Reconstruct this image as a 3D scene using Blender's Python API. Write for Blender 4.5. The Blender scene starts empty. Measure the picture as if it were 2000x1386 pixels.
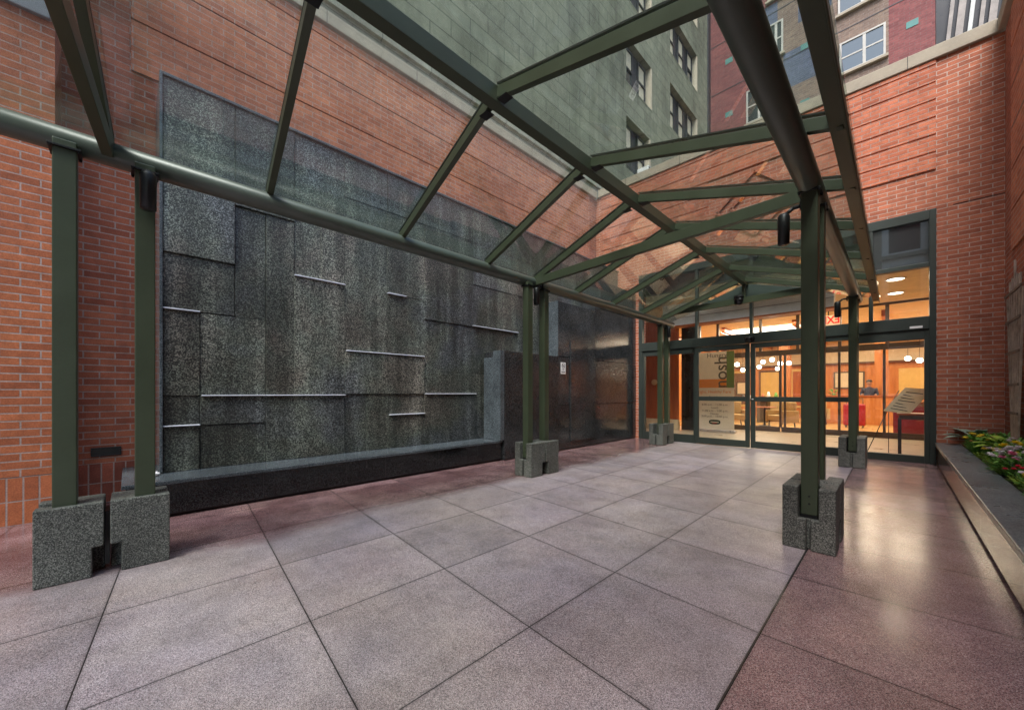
import bpy, bmesh, math, random
from mathutils import Vector, Matrix
R = math.radians
random.seed(7)
S = bpy.context.scene
# ---------------------------------------------------------------- camera
H = 1.25
cam = bpy.data.cameras.new("camera")
co = bpy.data.objects.new("camera", cam)
S.collection.objects.link(co)
co.location = (0, 0, H)
co.rotation_euler = (R(90), 0, R(45))
cam.sensor_width = 36
cam.lens = 749 / 2000 * 36
cam.shift_y = -(693 - 767) / 2000.0
cam.clip_start = 0.05
cam.clip_end = 600
S.camera = co
# ---------------------------------------------------------------- sky, sun, exposure
SUN_EL, SUN_AZ = 56, 158     # azimuth: clockwise from +Y, direction the light comes from
w = bpy.data.worlds.new("World"); S.world = w; w.use_nodes = True
nt = w.node_tree
bg = nt.nodes['Background']
sky = nt.nodes.new('ShaderNodeTexSky'); sky.sky_type = 'NISHITA'; sky.sun_disc = False
sky.sun_elevation = R(SUN_EL); sky.sun_rotation = R(SUN_AZ); sky.air_density = 1.4; sky.dust_density = 2.0; sky.ozone_density = 1.0
nt.links.new(sky.outputs[0], bg.inputs[0]); bg.inputs[1].default_value = 0.15
sl = bpy.data.lights.new("sun", 'SUN'); sl.energy = 1.5; sl.angle = R(25); sl.color = (1, .98, .96)
so = bpy.data.objects.new("sun", sl); S.collection.objects.link(so)
dv = Vector((math.sin(R(SUN_AZ)) * math.cos(R(SUN_EL)), math.cos(R(SUN_AZ)) * math.cos(R(SUN_EL)), math.sin(R(SUN_EL))))
so.rotation_euler = dv.to_track_quat('Z', 'Y').to_euler()
S.view_settings.view_transform = 'Standard'; S.view_settings.look = 'None'
S.view_settings.gamma = 1; S.view_settings.exposure = 1.56
S.render.resolution_x = 1024; S.render.resolution_y = 709
S.cycles.max_bounces = 10; S.cycles.transparent_max_bounces = 24; S.cycles.diffuse_bounces = 5
S.cycles.glossy_bounces = 4; S.cycles.sample_clamp_indirect = 4.0
# ---------------------------------------------------------------- node helpers
class NT:
    def __init__(s, name):
        s.m = bpy.data.materials.new(name); s.m.use_nodes = True
        s.t = s.m.node_tree; s.b = s.t.nodes['Principled BSDF']
    def n(s, ty, **kw):
        o = s.t.nodes.new('ShaderNode' + ty)
        for k, v in kw.items():
            if k[0] == 'i' and k[1:].isdigit(): o.inputs[int(k[1:])].default_value = v
            elif k == 'ins':
                for a, b in v.items(): o.inputs[a].default_value = b
            else: setattr(o, k, v)
        return o
    def l(s, a, b): s.t.links.new(a, b)
    def pos(s, obj=False):
        return s.n('TexCoord').outputs['Object'] if obj else s.n('NewGeometry').outputs['Position']
    def noise(s, vec, scale, detail=3, rough=.6, stretch=None):
        if stretch:
            mp = s.n('Mapping'); mp.inputs['Scale'].default_value = stretch; s.l(vec, mp.inputs[0]); vec = mp.outputs[0]
        o = s.n('TexNoise'); o.inputs['Scale'].default_value = scale; o.inputs['Detail'].default_value = detail; o.inputs['Roughness'].default_value = rough
        s.l(vec, o.inputs['Vector']); return o.outputs['Fac']
    def ramp(s, fac, *st):
        o = s.n('ValToRGB'); e = o.color_ramp.elements
        while len(e) < len(st): e.new(.5)
        for i, (p, c) in enumerate(st):
            e[i].position = p; e[i].color = (c[0], c[1], c[2], 1) if not isinstance(c, (int, float)) else (c, c, c, 1)
        s.l(fac, o.inputs[0]); return o.outputs[0]
    def math(s, op, a, b=None, c=None, clamp=False):
        o = s.n('Math', operation=op, use_clamp=clamp)
        for i, v in enumerate((a, b, c)):
            if v is None: continue
            if isinstance(v, (int, float)): o.inputs[i].default_value = v
            else: s.l(v, o.inputs[i])
        return o.outputs[0]
    def mix(s, f, a, b, mode='MIX'):
        o = s.n('Mix', data_type='RGBA', blend_type=mode)
        for i, v in ((0, f), (6, a), (7, b)):
            if isinstance(v, (int, float)): o.inputs[i].default_value = v
            elif isinstance(v, tuple): o.inputs[i].default_value = (v[0], v[1], v[2], 1)
            else: s.l(v, o.inputs[i])
        return o.outputs[2]
    def bump(s, h, d=.002, st=1.0):
        o = s.n('Bump'); o.inputs['Distance'].default_value = d; o.inputs['Strength'].default_value = st
        s.l(h, o.inputs['Height']); s.l(o.outputs[0], s.b.inputs['Normal'])
    def setp(s, **kw):
        for k, v in kw.items():
            i = s.b.inputs[{'base': 'Base Color', 'rough': 'Roughness', 'metal': 'Metallic', 'spec': 'Specular IOR Level', 'emit': 'Emission Color', 'estr': 'Emission Strength', 'coat': 'Coat Weight'}[k]]
            if isinstance(v, (int, float)): i.default_value = v
            elif isinstance(v, tuple): i.default_value = (v[0], v[1], v[2], 1)
            else: s.l(v, i)
        return s.m
def paint(name, c, rough=.5, metal=0, var=.12, scale=6, obj=False, spec=.5, bump=0):
    m = NT(name); p = m.pos(obj)
    f = m.noise(p, scale, 4); f2 = m.noise(p, scale * 14, 3)
    lo = tuple(x * (1 - var) for x in c); hi = tuple(min(1, x * (1 + var)) for x in c)
    col = m.ramp(m.math('MULTIPLY_ADD', f2, .3, m.math('MULTIPLY', f, .7)), (.3, lo), (.7, hi))
    m.setp(base=col, rough=m.math('MULTIPLY_ADD', f, .18, rough - .09), metal=metal, spec=spec)
    if bump: m.bump(f2, bump)
    return m.m
def emis(name, c, e):
    m = NT(name); return m.setp(base=c, emit=c, estr=e, rough=.6)
def glass(name, tint, dirt=.05, dirtcol=(.5, .55, .52), ior=1.5, streak=(1, 1, 1)):
    m = NT(name); t = m.t; out = t.nodes['Material Output']; t.nodes.remove(m.b)
    geo = m.n('NewGeometry')
    iorv = m.math('ADD', m.math('MULTIPLY', geo.outputs['Backfacing'], 1 / ior - ior), ior)
    fr = m.n('Fresnel'); m.l(iorv, fr.inputs['IOR'])
    tr = m.n('BsdfTransparent', i0=(tint[0], tint[1], tint[2], 1))
    gl = m.n('BsdfGlossy'); gl.inputs['Roughness'].default_value = .004; gl.inputs['Color'].default_value = (1, 1, 1, 1)
    df = m.n('BsdfDiffuse'); df.inputs[0].default_value = (*dirtcol, 1)
    f = m.noise(geo.outputs['Position'], 2.2, 5, .65, streak)
    dm = m.math('MULTIPLY', m.math('SUBTRACT', f, .38, clamp=True), dirt * 4, clamp=True)
    m1 = m.n('MixShader'); m.l(dm, m1.inputs[0]); m.l(tr.outputs[0], m1.inputs[1]); m.l(df.outputs[0], m1.inputs[2])
    m2 = m.n('MixShader'); m.l(fr.outputs[0], m2.inputs[0]); m.l(m1.outputs[0], m2.inputs[1]); m.l(gl.outputs[0], m2.inputs[2])
    m.l(m2.outputs[0], out.inputs['Surface']); return m.m
def brick(name, ax, c1, c2, mortar=(.38, .3, .26), bw=.247, rh=.0755, ms=.007, off=.5, zoff=0, stain=.35, z_off_x=0, coarse=None):
    m = NT(name); sp = m.n('SeparateXYZ'); m.l(m.pos(), sp.inputs[0])
    cb = m.n('CombineXYZ'); u = sp.outputs['Y' if ax == 'x' else 'X']
    m.l(m.math('ADD', u, 50 + z_off_x), cb.inputs[0]); m.l(m.math('ADD', sp.outputs['Z'], 20 * rh - zoff), cb.inputs[1])
    # slight wobble so courses are not ruler straight
    wob = m.n('TexNoise'); wob.inputs['Scale'].default_value = 1.7; m.l(m.pos(), wob.inputs['Vector'])
    wv = m.n('VectorMath', operation='MULTIPLY_ADD'); m.l(wob.outputs['Color'], wv.inputs[0]); wv.inputs[1].default_value = (.006, .006, 0); m.l(cb.outputs[0], wv.inputs[2])
    b = m.n('TexBrick', offset=off, squash=1.0)
    for k, v in {'Scale': 1, 'Mortar Size': ms, 'Mortar Smooth': .25, 'Bias': -.1, 'Brick Width': bw, 'Row Height': rh}.items(): b.inputs[k].default_value = v
    b.inputs['Color1'].default_value = (*c1, 1); b.inputs['Color2'].default_value = (*c2, 1); b.inputs['Mortar'].default_value = (*mortar, 1)
    m.l(wv.outputs[0], b.inputs['Vector'])
    b2 = m.n('TexBrick', offset=off, squash=1.0)
    for k, v in {'Scale': 1, 'Mortar Size': 0, 'Brick Width': bw, 'Row Height': rh}.items(): b2.inputs[k].default_value = v
    b2.inputs['Color1'].default_value = (1, 1, 1, 1); b2.inputs['Color2'].default_value = (0, 0, 0, 1); m.l(wv.outputs[0], b2.inputs['Vector'])
    odd = m.ramp(b2.outputs['Color'], (.0, .86), (.14, .97), (.5, 1.0), (.88, 1.03), (1, 1.14))
    big = m.noise(m.pos(), .55, 5, .6); fine = m.noise(m.pos(), 95, 3, .7); med = m.noise(m.pos(), 9, 4, .65)
    col = m.mix(m.math('MULTIPLY', m.ramp(big, (.35, 0.0), (.7, 1.0)), stain), b.outputs['Color'], (c2[0] * .62, c2[1] * .62, c2[2] * .75))
    col = m.mix(m.math('SUBTRACT', 1.0, b.outputs['Fac']), col, m.mix(1.0, col, odd, 'MULTIPLY'))
    col = m.mix(1.0, col, m.ramp(fine, (.25, .66), (.75, 1.26)), 'MULTIPLY')
    col = m.mix(1.0, col, m.ramp(med, (.3, .78), (.7, 1.14)), 'MULTIPLY')
    drip = m.noise(m.pos(), 1.0, 5, .65, (3.5, 3.5, .35)); col = m.mix(m.math('MULTIPLY', m.ramp(drip, (.58, 0.0), (.78, 1.0)), .3), col, (.12, .09, .08))
    m.setp(base=col, rough=.82, spec=.3)
    h = m.math('ADD', m.math('MULTIPLY', m.math('SUBTRACT', 1.0, b.outputs['Fac']), 1.0), m.math('MULTIPLY', fine, .25))
    m.bump(h, .006, .8); return m.m
def granite(name, dark, mid, light, sc=130, rough=.35, obj=False, stain=.3, streak=False, spec=.5, rnd=0.0, bump=.0006):
    m = NT(name); p = m.pos(obj)
    v = m.n('TexVoronoi', feature='F1'); v.inputs['Scale'].default_value = sc; m.l(p, v.inputs['Vector'])
    sp = m.n('SeparateColor'); m.l(v.outputs['Color'], sp.inputs[0])
    f = m.math('ADD', m.math('MULTIPLY', sp.outputs[0], .6), m.math('MULTIPLY', m.noise(p, sc * .6, 3, .7), .4))
    col = m.ramp(f, (.22, dark), (.5, mid), (.78, light))
    if streak:
        s1 = m.noise(p, 1.0, 6, .6, (1, 3.8, .3)); s2 = m.noise(p, 2.2, 4, .6)
        s = m.math('ADD', m.math('MULTIPLY', s1, .78), m.math('MULTIPLY', s2, .22))
        col = m.mix(1.0, col, m.ramp(s, (.36, .45), (.5, .92), (.65, 1.9)), 'MULTIPLY')
        hue = m.noise(p, .8, 3); col = m.mix(1.0, col, m.ramp(hue, (.38, (1.12, 1.01, .88)), (.5, (.98, 1.05, .9)), (.62, (.95, 1.0, 1.06))), 'MULTIPLY')
    else:
        col = m.mix(1.0, col, m.ramp(m.noise(p, 1.6, 5), (.3, 1 - stain), (.7, 1 + stain)), 'MULTIPLY')
    if rnd:
        r = m.n('ObjectInfo').outputs['Random']; col = m.mix(1.0, col, m.ramp(r, (0, 1 - rnd), (1, 1 + rnd)), 'MULTIPLY')
    m.setp(base=col, rough=m.math('MULTIPLY_ADD', m.noise(p, 3, 4), .25, rough - .12), spec=spec); m.bump(f, bump, .6); return m.m
# ---------------------------------------------------------------- mesh helpers
def tag(o, label=None, cat=None, group=None, kind=None):
    for k, v in (('label', label), ('category', cat), ('group', group), ('kind', kind)):
        if v: o[k] = v
    return o
def empty(name, loc=(0, 0, 0), label=None, cat=None, group=None, rz=0):
    o = bpy.data.objects.new(name, None); o.empty_display_size = .1; S.collection.objects.link(o)
    o.location = loc; o.rotation_euler = (0, 0, rz); return tag(o, label, cat, group)
def wloc(o):
    v = Vector((0, 0, 0))
    while o: v += o.location; o = o.parent
    return v
class MB:
    def __init__(s): s.bm = bmesh.new(); s.mats = []
    def box(s, x0, x1, y0, y1, z0, z1, mi=0):
        v = [s.bm.verts.new(p) for p in ((x0, y0, z0), (x1, y0, z0), (x1, y1, z0), (x0, y1, z0), (x0, y0, z1), (x1, y0, z1), (x1, y1, z1), (x0, y1, z1))]
        for f in ((0, 3, 2, 1), (4, 5, 6, 7), (0, 1, 5, 4), (1, 2, 6, 5), (2, 3, 7, 6), (3, 0, 4, 7)):
            s.bm.faces.new([v[i] for i in f]).material_index = mi
        return s
    def prism(s, pts, d):      # pts: polygon of 3D points, d: extrusion vector
        a = [s.bm.verts.new(p) for p in pts]; b = [s.bm.verts.new(Vector(p) + Vector(d)) for p in pts]
        n = len(a); s.bm.faces.new(a); s.bm.faces.new(b[::-1])
        for i in range(n): s.bm.faces.new((a[i], b[i], b[(i + 1) % n], a[(i + 1) % n]))
        return s
    def bar(s, p0, p1, wd, h, up=(0, 0, 1), off=0):
        p0, p1 = Vector(p0), Vector(p1); d = (p1 - p0).normalized(); up = Vector(up)
        r = d.cross(up).normalized(); u = r.cross(d).normalized()
        c = [(-wd / 2, -h / 2 + off), (wd / 2, -h / 2 + off), (wd / 2, h / 2 + off), (-wd / 2, h / 2 + off)]
        a = [s.bm.verts.new(p0 + r * x + u * y) for x, y in c]; b = [s.bm.verts.new(p1 + r * x + u * y) for x, y in c]
        s.bm.faces.new(a); s.bm.faces.new(b[::-1])
        for i in range(4): s.bm.faces.new((a[i], b[i], b[(i + 1) % 4], a[(i + 1) % 4]))
        return s
    def cyl(s, p0, p1, r, r1=None, n=20, cap=True):
        r1 = r if r1 is None else r1
        p0, p1 = Vector(p0), Vector(p1); d = (p1 - p0).normalized()
        a = d.orthogonal().normalized(); b = d.cross(a)
        A = []; B = []
        for i in range(n):
            t = 2 * math.pi * i / n; k = a * math.cos(t) + b * math.sin(t)
            A.append(s.bm.verts.new(p0 + k * r)); B.append(s.bm.verts.new(p1 + k * r1))
        for i in range(n):
            f = s.bm.faces.new((A[i], A[(i + 1) % n], B[(i + 1) % n], B[i])); f.smooth = True
        if cap: s.bm.faces.new(A[::-1]); s.bm.faces.new(B)
        return s
    def tube(s, pts, r, n=12):
        for a, b in zip(pts, pts[1:]): s.cyl(a, b, r, n=n)
        return s
    def lathe(s, prof, c=(0, 0, 0), n=24, cap=True):
        rings = []
        for r, z in prof:
            rings.append([s.bm.verts.new((c[0] + r * math.cos(2 * math.pi * i / n), c[1] + r * math.sin(2 * math.pi * i / n), c[2] + z)) for i in range(n)])
        for A, B in zip(rings, rings[1:]):
            for i in range(n):
                f = s.bm.faces.new((A[i], A[(i + 1) % n], B[(i + 1) % n], B[i])); f.smooth = True
        if cap: s.bm.faces.new(rings[0][::-1]); s.bm.faces.new(rings[-1])
        return s
    def cells(s, xs, ys, zs, inside):
        ins = {}
        for i in range(len(xs) - 1):
            for j in range(len(ys) - 1):
                for k in range(len(zs) - 1):
                    ins[i, j, k] = inside((xs[i] + xs[i + 1]) / 2, (ys[j] + ys[j + 1]) / 2, (zs[k] + zs[k + 1]) / 2)
        V = {}
        def v(i, j, k):
            if (i, j, k) not in V: V[i, j, k] = s.bm.verts.new((xs[i], ys[j], zs[k]))
            return V[i, j, k]
        for (i, j, k), q in ins.items():
            if not q: continue
            for (d, f) in (((-1, 0, 0), ((0, 0, 0), (0, 0, 1), (0, 1, 1), (0, 1, 0))), ((1, 0, 0), ((1, 0, 0), (1, 1, 0), (1, 1, 1), (1, 0, 1))),
                           ((0, -1, 0), ((0, 0, 0), (1, 0, 0), (1, 0, 1), (0, 0, 1))), ((0, 1, 0), ((0, 1, 0), (0, 1, 1), (1, 1, 1), (1, 1, 0))),
                           ((0, 0, -1), ((0, 0, 0), (0, 1, 0), (1, 1, 0), (1, 0, 0))), ((0, 0, 1), ((0, 0, 1), (1, 0, 1), (1, 1, 1), (0, 1, 1)))):
                if not ins.get((i + d[0], j + d[1], k + d[2]), False):
                    s.bm.faces.new([v(i + a, j + b, k + c) for a, b, c in f])
        return s
    def build(s, name, mat, parent=None, bevel=0, seg=2, local=False, label=None):
        bmesh.ops.recalc_face_normals(s.bm, faces=s.bm.faces)
        me = bpy.data.meshes.new(name); s.bm.to_mesh(me); s.bm.free()
        for mm in (mat if isinstance(mat, (list, tuple)) else [mat]): me.materials.append(mm)
        if parent and not local: me.transform(Matrix.Translation(-wloc(parent)))
        o = bpy.data.objects.new(name, me); S.collection.objects.link(o)
        if parent: o.parent = parent
        if bevel:
            b = o.modifiers.new('bevel', 'BEVEL'); b.width = bevel; b.segments = seg; b.limit_method = 'ANGLE'; b.angle_limit = R(40)
        if label: o['label'] = label
        return o
def box(name, mat, b, parent=None, bevel=0, **k): return MB().box(*b).build(name, mat, parent, bevel, **k)
def struct(o): o['kind'] = 'structure'; return o
def text(s, size, loc, mat, parent, name='lettering', rot=(90, 0, 0), ext=.001, align='CENTER', sx=1, bold=0):
    c = bpy.data.curves.new(name, 'FONT'); c.body = s; c.size = size; c.extrude = ext; c.align_x = align; c.align_y = 'CENTER'; c.offset = bold
    t = bpy.data.objects.new('tmp', c); S.collection.objects.link(t)
    me = bpy.data.meshes.new_from_object(t.evaluated_get(bpy.context.evaluated_depsgraph_get()))
    bpy.data.objects.remove(t)
    me.transform(Matrix.Translation(loc) @ Matrix.Rotation(R(rot[2]), 4, 'Z') @ Matrix.Rotation(R(rot[1]), 4, 'Y') @ Matrix.Rotation(R(rot[0]), 4, 'X') @ Matrix.Diagonal((sx, 1, 1, 1)))
    me.transform(Matrix.Translation(-wloc(parent)))
    me.materials.clear(); me.materials.append(mat)
    o = bpy.data.objects.new(name, me); S.collection.objects.link(o); o.parent = parent; return o
def copy_tree(o, parent=None):
    c = o.copy(); S.collection.objects.link(c); c.parent = parent
    for ch in [x for x in S.objects if x.parent == o]: copy_tree(ch, c)
    return c
# ---------------------------------------------------------------- materials
M = {}
M['steel'] = paint('green_steel', (.046, .060, .034), .4, 0, .12, 5, spec=.5)
m = NT('green_steel_tube'); M['steel_tube'] = m.setp(base=m.ramp(m.noise(m.pos(), 3, 4), (.3, (.07, .088, .07)), (.7, (.085, .105, .085))), rough=.36, spec=.5)
M['dark_metal'] = paint('dark_metal', (.02, .021, .022), .4, .5, .2, 8, obj=True)
M['frame'] = paint('door_frame_metal', (.046, .057, .05), .4, .3, .1, 4)
M['black'] = paint('black_plastic', (.012, .012, .013), .3, 0, .2, 9)
M['canopy_glass'] = glass('canopy_glass', (.89, .93, .905), .06, (.40, .47, .45), 1.8, (1, 1, 1))
M['door_glass'] = glass('door_glass', (.95, .965, .96), .01, (.5, .5, .5), 1.52)
M['brick_left'] = brick('brick_orange', 'x', (.42, .135, .055), (.34, .10, .042), zoff=.455)
M['brick_side'] = brick('brick_side', 'x', (.42, .13, .065), (.31, .085, .045), zoff=.36, stain=.5)
M['brick_front'] = brick('brick_front', 'y', (.52, .175, .095), (.43, .135, .075), mortar=(.56, .44, .37), stain=.4)
M['brick_frontb'] = brick('brick_front_band', 'y', (.58, .19, .10), (.47, .135, .07), mortar=(.42, .31, .26), stain=.5, z_off_x=.1)
M['brick_sideb'] = brick('brick_side_band', 'x', (.56, .20, .10), (.45, .14, .07), mortar=(.46, .35, .3), stain=.5, z_off_x=.1)
M['soldier'] = brick('brick_soldier', 'x', (.42, .13, .052), (.35, .10, .042), bw=.098, rh=.2275, off=0, zoff=0, stain=.3)
M['soldier_shade'] = brick('brick_soldier_shade', 'x', (.33, .09, .05), (.24, .065, .04), bw=.098, rh=.2275, off=0, zoff=0, stain=.5)  # darker copy of the soldier brick; shade of the recessed wall put into colour
M['coping'] = paint('coping_stone', (.33, .285, .215), .8, 0, .18, 3, bump=.002)
M['granite_wall'] = granite('granite_wall', (.010, .012, .012), (.040, .043, .041), (.18, .19, .178), 95, .4, streak=True, rnd=.22)
M['granite_top'] = granite('granite_dark_polished', (.008, .009, .01), (.02, .022, .024), (.055, .06, .06), 120, .13, stain=.4, rnd=.35, spec=.5)
M['ledge'] = granite('granite_ledge', (.022, .03, .034), (.052, .067, .075), (.12, .14, .15), 150, .22, stain=.35)
M['strip'] = paint('pale_ledge_edge', (.62, .66, .72), .35, 0, .25, 20)
M['post_base'] = granite('granite_post_base', (.02, .022, .02), (.085, .088, .078), (.23, .23, .21), 190, .7, obj=True, stain=.4, bump=.0015)
# paving
m = NT('paving'); p = m.pos()
sp = m.n('SeparateXYZ'); m.l(p, sp.inputs[0]); X, Y = sp.outputs[0], sp.outputs[1]
K = .085
u = m.math('DIVIDE', m.math('ADD', X, .5), .885)
leftmask = m.math('LESS_THAN', X, -.5)
vy = m.math('ADD', Y, m.math('MULTIPLY', m.math('ADD', m.math('MINIMUM', X, -.5), .5), K))
v = m.math('DIVIDE', m.math('SUBTRACT', vy, 2.325), .885)
fu = m.math('FRACT', m.math('ADD', u, 20)); fv = m.math('FRACT', m.math('ADD', v, 20))
du = m.math('MULTIPLY', m.math('MINIMUM', fu, m.math('SUBTRACT', 1.0, fu)), .885)
dvv = m.math('MULTIPLY', m.math('MINIMUM', fv, m.math('SUBTRACT', 1.0, fv)), .885)
edge = m.math('LESS_THAN', m.math('ABSOLUTE', m.math('ADD', X, .5)), .2)
notright = m.math('LESS_THAN', X, -.3)
ju = m.math('MULTIPLY', m.math('LESS_THAN', du, m.math('MULTIPLY_ADD', edge, .0028, .0026)), notright)
jv = m.math('LESS_THAN', dvv, .0026)
joint = m.math('MAXIMUM', ju, jv)
near = m.math('MINIMUM', m.math('DIVIDE', dvv, .03), m.math('ADD', m.math('DIVIDE', du, .03), m.math('SUBTRACT', 1.0, notright)), clamp=True)
cb = m.n('CombineXYZ'); m.l(m.math('FLOOR', u), cb.inputs[0]); m.l(m.math('FLOOR', v), cb.inputs[1])
wn = m.n('TexWhiteNoise'); m.l(cb.outputs[0], wn.inputs[0])
vo = m.n('TexVoronoi'); vo.inputs['Scale'].default_value = 340; m.l(p, vo.inputs['Vector'])
vs = m.n('SeparateColor'); m.l(vo.outputs['Color'], vs.inputs[0])
f = m.math('ADD', m.math('MULTIPLY', vs.outputs[0], .6), m.math('MULTIPLY', m.noise(p, 200, 2, .7), .4))
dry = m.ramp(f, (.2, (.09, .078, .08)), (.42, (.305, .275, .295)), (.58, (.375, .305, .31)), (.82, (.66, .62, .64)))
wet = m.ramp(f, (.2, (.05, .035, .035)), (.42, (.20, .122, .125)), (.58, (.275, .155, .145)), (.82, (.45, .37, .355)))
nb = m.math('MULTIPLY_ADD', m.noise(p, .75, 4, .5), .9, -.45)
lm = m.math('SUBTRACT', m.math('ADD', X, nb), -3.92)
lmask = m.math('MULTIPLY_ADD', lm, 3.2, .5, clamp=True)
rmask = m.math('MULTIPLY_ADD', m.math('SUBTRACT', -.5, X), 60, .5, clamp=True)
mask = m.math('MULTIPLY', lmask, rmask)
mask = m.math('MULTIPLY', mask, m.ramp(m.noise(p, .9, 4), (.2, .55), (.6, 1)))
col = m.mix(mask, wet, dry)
col = m.mix(1.0, col, m.ramp(wn.outputs['Value'], (0, .84), (1, 1.12)), 'MULTIPLY')
col = m.mix(1.0, col, m.ramp(m.noise(p, .7, 4, .6), (.35, (.93, .90, 1.0)), (.65, (1.08, 1.03, .98))), 'MULTIPLY')
gum = m.n('TexVoronoi'); gum.inputs['Scale'].default_value = 2.3; m.l(p, gum.inputs['Vector']); gs = m.n('SeparateColor'); m.l(gum.outputs['Color'], gs.inputs[0])
gm = m.math('MULTIPLY', m.math('LESS_THAN', gum.outputs['Distance'], .035), m.math('GREATER_THAN', gs.outputs[1], .6))
col = m.mix(m.math('MULTIPLY', gm, .55), col, (.05, .045, .045))
col = m.mix(1.0, col, m.ramp(m.noise(p, 2.6, 6, .68), (.3, .70), (.5, .98), (.7, 1.2)), 'MULTIPLY')
col = m.mix(1.0, col, m.ramp(near, (0, .68), (.5, .93), (1, 1)), 'MULTIPLY')
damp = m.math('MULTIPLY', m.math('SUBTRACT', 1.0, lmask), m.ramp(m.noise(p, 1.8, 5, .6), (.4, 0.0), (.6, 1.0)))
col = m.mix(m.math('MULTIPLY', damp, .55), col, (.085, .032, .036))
spill = m.ramp(m.noise(p, 5.5, 4, .55), (.66, 0.0), (.7, 1.0)); col = m.mix(m.math('MULTIPLY', spill, .28), col, (.10, .085, .085))
col = m.mix(joint, col, (.018, .016, .016))
rg = m.math('ADD', m.ramp(mask, (0, .16), (1, .45)), m.math('MULTIPLY_ADD', m.noise(p, 3.5, 5), .16, -.08))
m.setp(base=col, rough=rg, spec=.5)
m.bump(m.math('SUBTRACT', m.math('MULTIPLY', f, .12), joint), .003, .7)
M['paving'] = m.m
M['asphalt'] = paint('asphalt', (.05, .05, .052), .85, 0, .3, 30, bump=.002)
def G(**k): return granite(**k)
# ---------------------------------------------------------------- ground
struct(MB().box(-120, 120, -120, 120, -.5, -.16).build('ground', M['asphalt']))
struct(MB().box(-14, 14, -9, 9.99, -.155, 0).build('pavement', M['paving']))
struct(MB().box(-14, 14, -9.2, -9.002, -.155, .002).build('kerb', M['coping']))
# ---------------------------------------------------------------- left brick walls
t = empty('brick_wall', (-5.88, -2, 0), 'orange brick wall with upright brick base beside the first post at far left', 'wall')
MB().box(-7.2, -5.88, -9, -.515, .455, 9).build('brickwork', M['brick_left'], t)
MB().box(-7.2, -5.882, -9, -.517, 0, .452).build('soldier_course', M['soldier'], t)
box('slate_panel', paint('slate_blue_panel', (.10, .12, .135), .5), (-5.88, -5.83, -1.6, -.54, 4.89, 7.2), t, .01)
t = empty('brick_wall', (-6.4, 5, 0), 'tall brick wall with horizontal grooves above the dark granite fountain wall', 'wall')
MB().box(-7.0, -6.4, -.515, 10.0, .455, 7.05).build('brickwork', M['brick_side'], t)
MB().box(-7.0, -6.402, -.513, 10.0, 0, .453).build('soldier_course', M['soldier_shade'], t)
for z0, z1 in ((5.06, 5.655), (5.675, 6.265), (6.285, 6.855), (6.875, 7.045)):
    MB().box(-6.4, -6.372, .02 if z0 < 6.8 else -.5, 9.6, z0, z1).build('raised_band', M['brick_sideb'], t, .004)
MB().box(-7.1, -6.31, -.6, 9.93, 7.055, 7.26).build('coping', M['coping'], t, .012)
for y in (.6, 2.2, 3.8, 5.4, 7.0, 8.6): MB().box(-6.311, -6.3075, y, y + .008, 7.056, 7.259).build('coping_joint', M['black'], t)
v = empty('wall_vent', (-6.4, -.18, .55), 'small dark metal vent slot low in the brick wall behind the first post', 'vent')
MB().box(-6.39, -6.375, -.30, -.06, .61, .63).box(-6.39, -6.375, -.30, -.06, .53, .545).box(-6.39, -6.375, -.30, -.285, .546, .609).box(-6.39, -6.375, -.075, -.06, .546, .609).build('vent_frame', M['dark_metal'], v, .002)
MB().box(-6.399, -6.388, -.284, -.076, .546, .609).build('vent_louvre', M['black'], v)
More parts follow.
